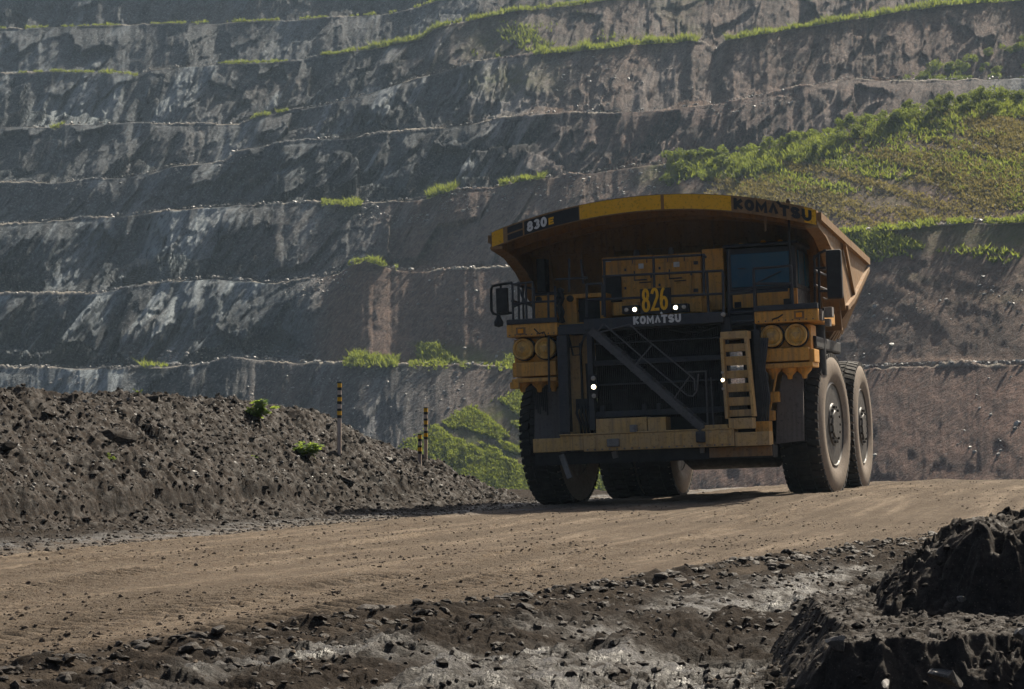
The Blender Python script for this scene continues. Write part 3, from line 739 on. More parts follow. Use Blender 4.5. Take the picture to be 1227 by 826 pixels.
def weed(s, t, size, n, label, seed):
    x, y, z = bank_world(np.array(s), np.array(t)); rg = random.Random(seed)
    e = empty('leafy_weed', (float(x), float(y), float(z) - .03)); tag(e, label, 'plant', 'weeds on the bank')
    st_ = MB(); lf = MB()
    for q in range(n):
        a = rg.uniform(0, 6.28); L = size * rg.uniform(.5, 1.0); lean = rg.uniform(.15, .8)
        tip = Vector((math.cos(a) * L * lean, math.sin(a) * L * lean, L * (1.05 - .5 * lean)))
        mid = tip * .5 + Vector((0, 0, L * .15))
        st_.tube([(0, 0, 0), mid, tip], .008, 4, .004)
        for hgt in (.45, .75, 1.0):                              # fingered leaf fans up the stem
            base = mid.lerp(tip, (hgt - .5) * 2) if hgt > .5 else mid * (hgt * 2); pitch = rg.uniform(-.7, .3); a2 = a + rg.uniform(-1.2, 1.2)
            for w in range(6):
                b = a2 + (w - 2.5) * .55; l = size * rg.uniform(.2, .36)
                d = Vector((math.cos(b), math.sin(b), pitch + rg.uniform(-.3, .3))).normalized() * l; sd = Vector((-math.sin(b), math.cos(b), rg.uniform(-.6, .6))) * l * .22
                lf.add([base, base + d * .5 + sd, base + d, base + d * .5 - sd], [(0, 1, 2, 3)])
    me = bpy.data.meshes.new('leaves'); me.from_pydata(lf.v, [], lf.f); link('leaves', me, e, M['plant'])
    me = bpy.data.meshes.new('stems'); me.from_pydata(st_.v, [], st_.f); link('stems', me, e, M['stem'])

def bank_hit(px, py):
    """where the sight line through (px,py) meets the bank"""
    D = np.linspace(28, 68, 3000); x, y, z = at_depth(px, py, D); s, t = st(x, y)
    bz = bank_z(s, t) + np.interp(t, [0, 30, 50, 60], [-.05, -.05, -.17, -.2])
    hit = np.where((z < bz) & (TOE - s > 0) & (TOE - s < 13))[0]
    i = hit[0] if len(hit) else len(D) // 2
    return float(s[i]), float(t[i])
for (px, py, sz, n, lb) in ((310, 506, .52, 24, 'spreading green weed high on the dirt bank, left of the other large one'),
                            (370, 549, .5, 24, 'spreading green weed beside the tall striped post on the bank'),
                            (133, 552, .2, 6, 'small green sprout low on the left half of the bank'),
                            (165, 472, .13, 5, 'tiny sprout on the crest of the bank at left'),
                            (305, 470, .24, 7, 'small sprig of green on the crest above the large weed')):
    s_, t_ = bank_hit(px, py); weed(s_, t_, sz, n, lb, int(px))

# ------------------------------------------------------------------ loose stones and clods
def rock_np(seed, sub=2, rough=.28, flat=1.0, cuts=9, d0=.5, d1=.85):
    import bmesh
    bm = bmesh.new(); bmesh.ops.create_icosphere(bm, subdivisions=sub, radius=1)
    v = np.array([q.co[:] for q in bm.verts]); f = np.array([[q.index for q in p.verts] for p in bm.faces]); bm.free()
    rg = np.random.default_rng(seed)
    for _ in range(cuts):                                           # planar cuts make it angular
        n = rg.normal(0, 1, 3); n /= np.linalg.norm(n); d = rg.uniform(d0, d1); k = v @ n
        v = v - np.where(k > d, k - d, 0)[:, None] * n
    v = v * (1 + rough * (fbm(v[:, 0] * 2 + seed, v[:, 1] * 2 + v[:, 2] * 1.7, seed, 3)))[:, None]
    return v * np.array([1, .8, .6 * flat]), f
def scatter(name, P, size, mat, label, cat, protos, flat=1.0, sm=False):
    Vs = []; Fs = []; n0 = 0
    for j, (p, sz) in enumerate(zip(P, size)):
        v, f = protos[j % len(protos)]
        a = rng.uniform(0, 6.28); c, s = math.cos(a), math.sin(a); b_ = rng.normal(0, .35)
        Rm = np.array([[c, -s, 0], [s, c, 0], [0, 0, 1]]) @ np.array([[1, 0, 0], [0, math.cos(b_), -math.sin(b_)], [0, math.sin(b_), math.cos(b_)]])
        Vs.append((v * sz * rng.uniform(.7, 1.3, 3)) @ Rm.T + p); Fs.append(f + n0); n0 += len(v)
    o = link(name, mesh_np(name, np.concatenate(Vs), np.concatenate(Fs), sm), None, mat)
    tag(o, label, cat, kind='stuff'); return o
def clod_np(seed):
    v, f = rock_np(seed, 2, 0)
    v = v * (1 + .3 * fbm(v[:, 0] * 2.2 + seed, v[:, 1] * 2.2 + v[:, 2] * 1.9, seed, 4, .65)[:, None]) * np.array([1.1, 1, .8]); return v, f
PRC = [clod_np(s) for s in range(80, 92)]
def small_clod(seed):
    v, f = rock_np(seed, 1, .3, .9); return v, f
PRS = [small_clod(s) for s in range(100, 112)]
PR1 = [rock_np(s, 1) for s in range(40, 52)]; PR2 = [rock_np(s, 2) for s in range(60, 70)]
M['clod'] = dirt_mat('dry_clods', (.1, .077, .056), (.15, .115, .085), (.05, .038, .029), 4)
M['wetclod'] = dirt_mat('damp_clods', (.035, .027, .021), (.05, .039, .03), (.018, .015, .012), 4, .6)
M['stone'] = dirt_mat('grey_stone', (.1, .094, .088), (.15, .14, .125), (.055, .05, .046), 5, .55, .3, .6)

def on_ground(n, px0, px1, d0, d1, cond=None):
    D = d0 * (d1 / d0) ** rng.random(n); x = (rng.uniform(px0, px1, n) - CX) / F_PX * D
    s, t = st(x, D)
    if cond is not None: q = cond(s, t); x, D = x[q], D[q]
    return np.stack([x, D, ground_z(x, D)], 1)
P = on_ground(30000, -150, 1380, 11.5, 62, lambda s, t: (s > -16.6))
dens = fbm(P[:, 0] * .5, P[:, 1] * .25, 170, 4) > -.15; P = P[dens]
scatter('road_gravel', P + [0, 0, .005], .007 + .036 * rng.random(len(P)) ** 5, M['clod'], 'loose dark clods and gravel strewn over the haul road', 'gravel', PRS)
t = rng.uniform(9, 36, 1500); s = ridge_s(t) + rng.normal(0, .3, len(t)); x, y = xy(s, t)
scatter('mud_clods', np.stack([x, y, ground_z(x, y) + .01], 1), .02 + .065 * rng.random(len(t)) ** 2.6, M['wetclod'], 'row of dark broken mud clods along the wheel track', 'clods', PRC)
t = rng.uniform(9, 30, 5000); s = ridge_s(t) + rng.uniform(.4, 6, len(t)); x, y = xy(s, t)
scatter('track_clods', np.stack([x, y, ground_z(x, y)], 1), .015 + .045 * rng.random(len(t)) ** 2, M['wetclod'], 'small wet clods scattered through the churned mud', 'clods', PR1)
t = rng.uniform(16, 62, 17000); u = rng.uniform(.0, 5.0, len(t)); x, y, z = bank_world(TOE - u, t)
scatter('bank_rubble', np.stack([x, y, z], 1), .018 + .08 * rng.random(len(t)) ** 4, M['bank'], 'rubble and small stones covering the earth bank', 'rubble', PR1)
t = rng.uniform(20, 61, 3600); u = rng.uniform(.9, 4.6, len(t)); x, y, z = bank_world(TOE - u, t)
scatter('pale_chips', np.stack([x, y, z + .01], 1), .014 + .055 * rng.random(len(t)) ** 3, M['stone'], 'pale stone chips glinting on the earth bank', 'rubble', PR1)
t = rng.uniform(16, 60, 5200); s = TOE + rng.uniform(-.2, 2.6, len(t)) ** 1.0; x, y = xy(s, t)
scatter('gutter_clods', np.stack([x, y, ground_z(x, y)], 1), .015 + .07 * rng.random(len(t)) ** 3.5, M['wetclod'], 'dark clods lying along the foot of the earth bank', 'clods', PRS)
x = rng.uniform(1.3, 4.5, 6500); y = rng.uniform(11.4, 16.0, 6500); z = mound_z(x, y) + ground_z(x, y, False) * .6
scatter('mound_rubble', np.stack([x, y, z], 1), .006 + .032 * rng.random(6500) ** 4, M['mound'], 'small stones lying over the dark mound', 'rubble', PR1)
BR = []
for (k, x0, x1, v0, v1, n) in ((0, -40, 420, .9, 1, 160), (1, 120, 370, 0, .2, 380), (1, 340, 420, .75, 1, 160), (2, 430, 560, .72, 1, 420), (2, 560, 800, .7, 1, 260), (2, 0, 420, 0, .12, 120), (3, 270, 560, 0, .1, 260), (3, 800, 960, .88, 1, 160), (4, 590, 740, .15, .9, 320), (4, 740, 840, .3, .7, 60), (4, 400, 600, 0, .12, 160),
                              (3, 0, 300, .85, 1, 160), (5, 0, 420, 0, .1, 120), (2, 900, 1240, .93, 1, 160), (1, 480, 700, .1, .9, 90), (0, 260, 560, .55, 1, 320), (4, 1020, 1240, -.1, .06, 160), (0, 1040, 1240, .2, .95, 120), (1, 1020, 1240, 0, .7, 140)):
    x = rng.uniform(x0, x1, n); v = rng.uniform(v0, v1, n); q = surf(x, k, v); q = q[fbm(q[:, 0] * .1, q[:, 2] * .2, 180, 3) > -.12]; BR.append(q)
for k in range(6):
    x = rng.uniform(-60, 1260, 700); BR.append(ridge_pt(x, k, rng.normal(0, .8, len(x))))
BR = np.concatenate(BR)
M['wallstone'] = dirt_mat('broken_wall_rock', (.26, .25, .23), (.42, .4, .37), (.12, .115, .11), .5, .6, .35, .4)
scatter('bench_rubble', BR, .12 + .5 * rng.random(len(BR)) ** 4, M['wallstone'], 'broken pale rock littering the pit benches', 'rubble', PR1)

def stone(name, loc, sz, seed, label, cat, mat, scl=(1, 1, 1), rot=(0, 0, 0), group=None):
    v, f = rock_np(seed, 3, .06, 1.0, 16, .32, .72); o = link(name, mesh_np(name, v * sz * np.array(scl), f, False), None, mat)
    o.location = loc; o.rotation_euler = rot; tag(o, label, cat, group)
    return o
# the stones one can point to on the bank
for q, (px, py, sz, lb) in enumerate(((418, 501, .2, 'pale rounded stone right of the tall striped post'), (394, 513, .18, 'pale stone on the bank just left of the tall striped post'),
        (434, 527, .17, 'flat pale stone on the bank below the rounded one'), (466, 552, .17, 'light chip of stone low on the bank end'),
        (413, 578, .3, 'dark rock half buried at the foot of the bank'), (183, 481, .28, 'dark boulder just under the bank crest at left'),
        (136, 527, .42, 'large dark boulder casting shade in the middle of the left bank'), (10, 538, .3, 'slab of rock sticking out at the left picture edge'),
        (60, 498, .22, 'grey stone high on the far left of the bank'), (283, 482, .2, 'grey rock below the crest sprig'))):
    s_, t_ = bank_hit(px, py); x, y, z = bank_world(np.array(s_), np.array(t_))
    stone('stone', (float(x), float(y), float(z) + sz * .15), sz, 200 + q, lb, 'stone', M['stone'] if 'pale' in lb or 'light' in lb else M['bank'], (1.2, .9, .9), (rnd.uniform(-.4, .4), rnd.uniform(-.4, .4), rnd.uniform(0, 6)), 'stones on the bank')
def on_mound(px, py, D):
    x, y, z = at_depth(px, py, D); return float(x), float(y), float(z)
for q, (px, py, D, sz, scl, lb) in enumerate(((1140, 815, 11.55, .15, (1.7, .9, .8), 'big pale broken boulder at the bottom right corner'),
        (1003, 768, 12.2, .1, (1.1, .8, 1.0), 'rounded boulder at the left shoulder of the near mound'), (1062, 822, 11.5, .06, (1.4, .8, .8), 'small pale stone beside the big broken boulder'),
        (1222, 760, 12.3, .09, (1, .8, 1.1), 'pale stone block at the right picture edge'), (1200, 707, 14.0, .06, (1.6, .8, .7), 'oblong grey stone low on the upper mound'),
        (1146, 650, 14.5, .035, (1.6, .8, .6), 'small pale chip high on the upper mound'), (1150, 717, 13.7, .06, (1.1, .9, .9), 'muddy clod at the foot of the upper mound'))):
    stone('boulder', on_mound(px, py, D), sz, 300 + q, lb, 'boulder', M['stone'], scl, (rnd.uniform(-.3, .3), rnd.uniform(-.3, .3), rnd.uniform(0, 6)), 'boulders on the near mound')

# ------------------------------------------------------------------ striped marker posts
M['post'] = paint('weathered_white_post', (.6, .5, .43), .7, (.3, .2, .15), .5)
def post(px, ytop, ybase, label, D=None):
    if D is None:
        s_, t_ = bank_hit(px, ybase); x, y, z = (float(q) for q in bank_world(np.array(s_), np.array(t_)))
    else: x, y, z = (float(q) for q in at_depth(px, ybase, D))
    zt = float(at_depth(px, ytop, y)[2]); h = zt - z; r = .05
    e = empty('marker_post', (x, y, z)); tag(e, label, 'marker post', 'striped marker posts')
    MB().tube([(0, 0, -.3), (0, 0, h)], r, 10).build('pole', M['post'], e, smooth=True)
    for k in range(3):
        zc = h - .06 - k * .34
        if zc < .1: break
        for dz, hh, mt in ((0, .1, 'bright'), (-.085, .07, 'decal'), (.08, .06, 'decal')):
            MB().tube([(0, 0, zc + dz - hh / 2), (0, 0, min(h + .02, zc + dz + hh / 2))], r + .006 + (.002 if mt == 'decal' else 0), 10).build('band', M[mt], e, smooth=True)
post(406.5, 459, 543, 'tall striped marker post standing alone on the bank slope')
post(510, 489, 549, 'taller of the two striped posts near the end of the bank')
post(503, 521, 547, 'shorter of the two striped posts near the end of the bank', 59.0)
post(577, 582, 605, 'stub of a striped post peeping over the tip of the bank', 62.5)

# ------------------------------------------------------------------ the haul truck
truck = empty('haul_truck', TRUCK, (0, ROLL, -YAW)); truck.rotation_mode = 'XYZ'
tag(truck, 'huge yellow mining dump truck with number 826 driving up the haul road', 'dump truck')
TM = Matrix.Rotation(-YAW, 4, 'Z') @ Matrix.Rotation(ROLL, 4, 'Y'); TI = TM.inverted()
def L(px, py, Y):
    """truck coordinates of what the photo shows at (px,py) on the plane Y metres behind the front axle"""
    x, y, z = ray(px, py); d = TI @ Vector((float(x), float(y), float(z))); o = TI @ (Vector((0, 0, HC)) - TRUCK)
    return o + d * ((Y - o.y) / d.y)
def pbox(mb, x0, y0, x1, y1, Y0, Y1):
    """box whose front face covers the photo rectangle"""
    a = L(x0, (y0 + y1) / 2, Y0); b = L(x1, (y0 + y1) / 2, Y0); c = L((x0 + x1) / 2, y0, Y0); d = L((x0 + x1) / 2, y1, Y0)
    return mb.box(a.x, b.x, Y0, Y1, d.z, c.z)
def ptube(mb, pts, Y, r=.033, n=6): return mb.tube([L(a, b, Y) for a, b in pts], r, n)

# stroke lettering: each glyph is a list of polylines in a 0..1 box (closed ones end where they start)
def arc(cx, cy, rx, ry, a0, a1, n=10): return [(cx + rx * math.cos(R(a0 + (a1 - a0) * i / n)), cy + ry * math.sin(R(a0 + (a1 - a0) * i / n))) for i in range(n + 1)]
OV = arc(.5, .5, .5, .5, 90, 450, 20)
GLY = {
 'K': [[(0, 0), (0, 1)], [(.98, 1), (.16, .5), (1, 0)]], 'O': [OV], 'M': [[(0, 0), (0, 1), (.5, .25), (1, 1), (1, 0)]], 'A': [[(0, 0), (.5, 1), (1, 0)]],
 'T': [[(0, 1), (1, 1)], [(.5, .86), (.5, 0)]], 'S': [arc(.5, .75, .48, .25, 20, 270, 10) + arc(.5, .25, .48, .25, 90, -160, 10)],
 'U': [[(0, 1), (0, .4)] + arc(.5, .4, .5, .4, 180, 360, 10) + [(1, 1)]],
 '8': [arc(.5, .75, .4, .25, 90, 450, 14), arc(.5, .24, .5, .27, 90, 450, 16)], '3': [arc(.45, .75, .45, .25, 150, -90, 10) + arc(.45, .25, .5, .25, 90, -150, 10)],
 '0': [OV], 'E': [[(1, 1), (0, 1), (0, 0), (1, 0)], [(.1, .5), (.85, .5)]],
 '2': [arc(.5, .72, .48, .28, 165, -30, 10) + [(0, 0), (1, 0)]], '6': [arc(.5, .28, .48, .28, 150, 510, 16), arc(.62, .3, .62, .7, 180, 95, 8)]}
def lettering(text, place, h, w, gap, sw, name, mat, parent, depth=.012):
    """place(u, v) -> Vector on the sign face; sw stroke width; every stroke a little prouder than the last"""
    mb = MB(); u0 = 0; lay = 0
    for ch in text:
        gw = w * {'M': 1.2, 'E': .8}.get(ch, 1.0)
        for pl in GLY[ch]:
            pts = [Vector((u0 + sw / 2 + x * (gw - sw), sw / 2 + y * (h - sw))) for x, y in pl]
            closed = (pts[0] - pts[-1]).length < 1e-6
            if closed: pts = pts[:-1]
            n = len(pts); Ls = []; Rs = []
            for i, p in enumerate(pts):
                a = pts[(i - 1) % n] if (closed or i) else None; b = pts[(i + 1) % n] if (closed or i < n - 1) else None
                d1 = (p - a).normalized() if a is not None else None; d2 = (b - p).normalized() if b is not None else None
                if d1 is None: d1 = d2
                if d2 is None: d2 = d1
                n1 = Vector((-d1.y, d1.x)); n2 = Vector((-d2.y, d2.x)); m_ = (n1 + n2)
                m_ = m_.normalized() if m_.length > .1 else n1
                k = min(1.7, 1 / max(.3, m_.dot(n1)))
                e = Vector((0, 0))
                if not closed and i == 0: e = -d1 * sw / 2 * (1 if abs(d1.x * d1.y) < .01 else .3)
                if not closed and i == n - 1: e = d2 * sw / 2 * (1 if abs(d2.x * d2.y) < .01 else .3)
                Ls.append(p + e + m_ * sw / 2 * k); Rs.append(p + e - m_ * sw / 2 * k)
            for i in range(n if closed else n - 1):
                j = (i + 1) % n; q = [Ls[i], Rs[i], Rs[j], Ls[j]]
                fr = [place(c.x, c.y) + Vector((0, -depth - lay * .0015, 0)) for c in q]; bk = [place(c.x, c.y) for c in q]
                mb.add(fr + bk, [(0, 1, 2, 3), (7, 6, 5, 4), (0, 4, 5, 1), (2, 6, 7, 3)])
            lay = (lay + 1) % 4
        u0 += gw + gap
    me = bpy.data.meshes.new(name); me.from_pydata([tuple(v) for v in mb.v], [], mb.f); me.update()
    return link(name, me, parent, mat)

# --- dump body
YC = -2.95; HW = 3.97
def zt(x): return 7.30 - .62 * (abs(x) / 3.97) ** 2
def zb(x): return 6.92 - .63 * (abs(x) / 3.97) ** 2
SIDE = [(YC, 6.66), (YC, 6.29), (-1.9, 6.16), (-1.0, 5.88), (-.35, 5.55), (.5, 4.95), (.7, 4.55), (2.2, 4.85), (6.1, 5.95), (6.2, 6.25), (1.7, 6.36)]
HULL = [(.72, 4.55, 3.95), (2.2, 4.85, 4.06), (3.8, 5.3, 4.26), (5.2, 5.7, 4.62), (6.1, 5.95, 5.25)]     # y, side edge height, floor height
def hull_at(y): return float(np.interp(y, [h[0] for h in HULL], [h[1] for h in HULL])), float(np.interp(y, [h[0] for h in HULL], [h[2] for h in HULL]))
mb = MB()
for sx in (-1, 1):
    x0, x1 = sorted((sx * HW, sx * (HW - .09))); mb.prism(SIDE, 'x', x0, x1)
# arched fascia and hood shell, in strips across
xs = [(-HW + .09) + (2 * HW - .18) * i / 28 for i in range(29)]
def strip(mb, fn):
    for a, b in zip(xs[:-1], xs[1:]):
        q = fn(a) + fn(b); n = len(q) // 2
        mb.add(q, [tuple(range(n))[::-1], tuple(range(n, 2 * n))] + [(i, (i + 1) % n, n + (i + 1) % n, n + i) for i in range(n)])
strip(mb, lambda x: [Vector((x, YC, zb(x))), Vector((x, YC + .14, zb(x))), Vector((x, YC + .14, zt(x))), Vector((x, YC, zt(x)))])
strip(mb, lambda x: [Vector((x, YC + .14, zt(x) - .16)), Vector((x, 1.2, zt(x) - .3)), Vector((x, 1.2, zt(x) - .22)), Vector((x, YC + .14, zt(x) - .06))])
for yy in (-1.9, -.9):                                           # ribs under the hood
    strip(mb, lambda x: [Vector((x, yy, zt(x) - .42)), Vector((x, yy + .14, zt(x) - .42)), Vector((x, yy + .14, zt(x) - .2)), Vector((x, yy, zt(x) - .2))])
HIN = HW - .095
strip(mb, lambda x: [Vector((x, -.12, 6.3)), Vector((x, -.02, 6.3)), Vector((x, -.02, zt(x) - .2)), Vector((x, -.12, zt(x) - .2))])
mb.prism([(-.1, 6.5), (.75, 4.05), (.9, 4.05), (.05, 6.5)], 'x', -HIN, HIN)       # front wall
for sc_ in (0, 1):                                               # floor and sloping lower sides
    for h0, h1 in zip(HULL[:-1], HULL[1:]):
        for xa, ia, xb, ib in ((-HIN, 1, -3.3, 2), (-3.3, 2, 3.3, 2), (3.3, 2, HIN, 1)):
            if sc_ == 0:
                q = [Vector((xa, h0[0], h0[ia])), Vector((xb, h0[0], h0[ib])), Vector((xb, h1[0], h1[ib])), Vector((xa, h1[0], h1[ia]))]
                mb.add(q + [v + Vector((0, 0, .08)) for v in q], [(0, 1, 2, 3), (7, 6, 5, 4), (0, 4, 5, 1), (1, 5, 6, 2), (2, 6, 7, 3), (3, 7, 4, 0)])
body = mb.build('dump_body', M['body'], truck)
rb = MB()
for i in range(9):
    x = -3.4 + i * .85; rb.prism([(-.24, 6.42), (.6, 4.06), (.72, 4.06), (-.12, 6.42)], 'x', x - .07, x + .07)
rb.build('front_wall_ribs', M['body'], body)
rb = MB()
for i in range(7):                                               # bolsters wrapping under the body
    y = .95 + i * .8; zs, zf = hull_at(y + .13); o = .24
    rb.prism([(-3.98, zs + .06), (-4.06, zs - .02), (-3.42, zf - o), (3.42, zf - o), (4.06, zs - .02), (3.98, zs + .06), (3.3, zf - .012), (-3.3, zf - .012)], 'y', y, y + .26)
rb.build('bolster_ribs', M['body'], body)
for sx in (-1, 1):
    rl = MB()
    rl.bar((sx * (HW + .05), YC + .05, 6.52), (sx * (HW + .05), 1.7, 6.27), .1, .18); rl.bar((sx * (HW + .05), 1.7, 6.27), (sx * (HW + .05), 6.15, 6.18), .11, .18)
    rl.bar((sx * (HW + .04), .75, 4.6), (sx * (HW + .04), 2.2, 4.9), .1, .12); rl.bar((sx * (HW + .04), 2.2, 4.9), (sx * (HW + .04), 6.1, 5.98), .1, .12)
    for a, b in zip(SIDE[1:6], SIDE[2:7]): rl.bar((sx * (HW - .12), a[0], a[1]), (sx * (HW - .12), b[0], b[1]), .3, .07)
    rl.bar((sx * (HW + .03), .9, 6.3), (sx * (HW + .03), 2.6, 5.05), .07, .16)
    rl.build('side_rail', M['body'], body)
for o in [body] + [c for c in body.children]:                    # the body narrows slightly towards the tail
    for v in o.data.vertices:
        if v.co.y > 1.2: v.co.x *= 1 - .0085 * (v.co.y - 1.2)
def panel(x0, x1, lo, hi, name, mat, dy=.004, n=14, parent=None):
    p = MB()
    for i in range(n):
        a = x0 + (x1 - x0) * i / n; b = x0 + (x1 - x0) * (i + 1) / n
        f = lambda x, k: zb(x) + (zt(x) - zb(x)) * k
        q = [Vector((x, y, f(x, k))) for x in (a, b) for y, k in ((YC - dy, lo), (YC - dy, hi), (YC - .001, hi), (YC - .001, lo))]
        fs = [(0, 1, 5, 4), (1, 2, 6, 5), (3, 0, 4, 7)]
        if i == 0: fs.append((0, 3, 2, 1))
        if i == n - 1: fs.append((4, 5, 6, 7))
        p.add(q, fs)
    return p.build(name, mat, parent or body)
panel(-1.72, .28, .06, .96, 'reflective_strip', M['bright']); panel(.36, 1.97, .06, .96, 'reflective_strip', M['bright'])
panel(-3.95, -3.66, .05, .95, 'reflective_strip', M['bright'], n=2); panel(3.68, 3.95, .05, .95, 'reflective_strip', M['bright'], n=2)
panel(-3.12, -1.74, .05, .9, 'black_panel', M['decal']); panel(-3.55, -3.16, .52, .9, 'black_panel', M['decal'], n=3); panel(-3.55, -3.16, .06, .42, 'black_panel', M['decal'], n=3)
fz = lambda x, v: zb(x) + v
lettering('KOMATSU', lambda u, v: Vector((2.03 + u, YC - .002, zb(2.03 + u) + .06 + v)), .27, .23, .028, .078, 'maker_lettering', M['decal'], body)
dm = MB(); dm.prism([(3.03, fz(3.03, .36)), (3.09, fz(3.09, .42)), (3.15, fz(3.15, .34)), (3.1, fz(3.1, .3))], 'y', YC - .014, YC - .001); dm.build('lettering_accent', M['decal'], body)
lettering('830', lambda u, v: Vector((-3.05 + u, YC - .006, zb(-3.05 + u) + .07 + v)), .24, .155, .02, .056, 'model_number', M['white'], body)
lettering('E', lambda u, v: Vector((-2.5 + u, YC - .006, zb(-2.5 + u) + .08 + v)), .17, .16, .02, .045, 'model_letter', M['bright'], body)

# --- wheels
def wheel(x, y, side, steer=0, name='wheel'):
    w = empty(name, (x, y, 1.72), (0, 0, steer)); w.parent = truck
    hw = .5; s = side
    # outer sidewall profile, radius against offset towards the outside (+)
    prof = [(1.02, -hw + .08), (1.2, -hw - .02), (1.45, -hw - .03), (1.66, -hw + .04), (1.73, -hw + .1), (1.735, 0), (1.73, hw - .1), (1.66, hw - .04), (1.45, hw + .03), (1.2, hw + .02), (1.02, hw - .08)]
    t = MB().lathe(prof, (0, 0, 0), (s, 0, 0), 56)
    t.f = [f for f in t.f if len(f) == 4]
    t.build('tyre', M['side'], w, smooth=True)
    tr = MB()
    for k in range(52):
        for row, (a, b) in enumerate(((-hw + .03, -.2), (-.17, .17), (.2, hw - .03))):
            th = 2 * math.pi * (k + (.5 if row == 1 else 0)) / 52; d = .043
            sk = .02 * (row - 1)
            pts = []
            for rr in (1.70, 1.795):
                for aa, da in ((a, -d), (b, -d), (b, d), (a, d)):
                    e = abs(aa) > hw - .1; r2 = rr - (.05 if e else 0)
                    tt = th + da * (.92 if rr > 1.75 else 1.08) + (sk if aa == b else -sk)
                    pts.append((aa * s, r2 * math.cos(tt), r2 * math.sin(tt)))
            tr.add(pts, [(0, 1, 2, 3), (7, 6, 5, 4), (0, 4, 5, 1), (1, 5, 6, 2), (2, 6, 7, 3), (3, 7, 4, 0)])
    tr.lathe([(1.738, -hw + .1), (1.742, 0), (1.738, hw - .1)], (0, 0, 0), (s, 0, 0), 56); tr.f = [f for f in tr.f if len(f) <= 4]
    tr.build('tread', M['tread'], w)
    r = MB().lathe([(1.04, hw - .06), (1.0, hw - .03), (.96, hw - .07), (.93, hw - .3), (.78, hw - .34), (.6, hw - .33), (.56, hw - .1), (.5, hw - .03), (.36, hw - .02), (.33, hw + .02), (.0, hw + .02)], (0, 0, 0), (s, 0, 0), 40)
    for k in range(36):
        a = 2 * math.pi * k / 36; r.lathe([(.03, hw - .34), (.03, hw - .2), (0, hw - .19)], (0, .84 * math.cos(a), .84 * math.sin(a)), (s, 0, 0), 6)
        r.bar((s * (hw - .28), .9 * math.cos(a), .9 * math.sin(a)), (s * (hw - .1), .93 * math.cos(a), .93 * math.sin(a)), .05, .05)
    for k in range(14):
        a = 2 * math.pi * k / 14; r.lathe([(.035, hw - .04), (.035, hw + .03), (0, hw + .035)], (0, .43 * math.cos(a), .43 * math.sin(a)), (s, 0, 0), 6)
        r.bar((s * (hw - .3), .6 * math.cos(a), .6 * math.sin(a)), (s * (hw - .3), .8 * math.cos(a), .8 * math.sin(a)), .06, .07)
    r.lathe([(1.03, -hw + .1), (.9, -hw + .2), (0, -hw + .22)], (0, 0, 0), (s, 0, 0), 40)
    r.build('rim', M['rim'], w, smooth=True)
wheel(3.24, 0, 1, R(-4)); wheel(-3.24, 0, -1, R(-4))
for sx in (1, -1):
    wheel(sx * 3.04, 6.1, sx); wheel(sx * 2.0, 6.1, sx)

# --- frame, axles and other under-gear
c = MB()
for sx in (-1, 1): c.box(sx * 1.05 - .2, sx * 1.05 + .2, -2.4, 8.0, 1.7, 2.75)
c.box(-1.2, 1.2, -2.3, -1.7, 1.3, 2.6); c.box(-1.2, 1.2, 2.6, 3.2, 1.4, 2.4); c.box(-1.25, 1.25, 6.9, 7.5, 1.8, 2.7)
c.build('chassis', M['black'], truck, .03)
c = MB(); c.box(-2.5, 2.5, -.35, .35, 1.35, 2.0); c.lathe([(.42, -2.5), (.42, 2.5)], (0, 0, 1.72), (1, 0, 0), 20)
for sx in (-1, 1): c.tube([(sx * 1.9, .05, 1.6), (sx * 1.75, .1, 4.1)], .3, 14)
c.build('front_axle', M['black'], truck, 0, True)
c = MB(); c.lathe([(.6, -1.6), (1.0, -1.2), (1.0, 1.2), (.6, 1.6)], (0, 6.0, 1.7), (1, 0, 0), 28); c.box(-.5, .5, 3.2, 5.6, 1.1, 1.9)
c.build('rear_axle', M['black'], truck, 0, True)
c = MB(); c.box(-2.6, -1.5, 1.9, 4.0, 1.7, 3.4); c.build('fuel_tank', M['yellow_dirty'], truck, .06); c = MB(); c.box(1.5, 2.6, 1.9, 4.0, 1.7, 3.4); c.build('fuel_tank', M['yellow_dirty'], truck, .06)

# --- bumper
b_ = MB(); b_.box(-1.72, 1.9, -3.42, -2.9, 1.27, 1.66); b_.box(-2.3, -1.73, -3.38, -2.9, 1.31, 1.66); b_.box(-3.0, -2.31, -3.3, -2.9, 1.29, 1.62)
b_.box(1.91, 2.72, -3.38, -2.9, 1.26, 1.58); b_.box(-2.3, 1.9, -3.44, -2.9, 1.665, 1.70)
bumper = b_.build('front_bumper', M['yellow_dirty'], truck, .02)
b_ = MB()
for px in (709, 760, 785, 813, 867, 850):
    a = L(px, 528, -3.42); MB().box(a.x - .1, a.x + .1, -3.455, -3.422, 1.33, 1.6).build('bumper_plate', M['yellow_dirty'], bumper, .015)
b_ = MB(); a = L(840, 524, -3.45); b_.box(a.x - .11, a.x + .11, -3.54, -3.42, 1.38, 1.64); b_.build('tow_fitting', M['navy'], bumper, .03); b_ = MB(); a = L(736, 530, -3.45); b_.box(a.x - .17, a.x + .13, -3.52, -3.42, 1.36, 1.55); b_.build('tow_fitting', M['steel'], bumper, .03); b_ = MB()
a = L(760, 517, -3.4); b_.box(a.x - .1, a.x + .07, -3.46, -3.3, 1.68, 1.86); b_.build('tow_fitting', M['steel'], bumper, .03)
b_ = MB(); b_.box(-3.02, 2.75, -3.1, -2.55, .98, 1.28); b_.build('lower_beam', M['black'], truck, .02)
b_ = MB(); a = L(850, 542, -3.15); b_.box(a.x, 2.72, -3.16, -3.1, 1.02, 1.25); b_.build('rust_skirt', M['body'], truck)
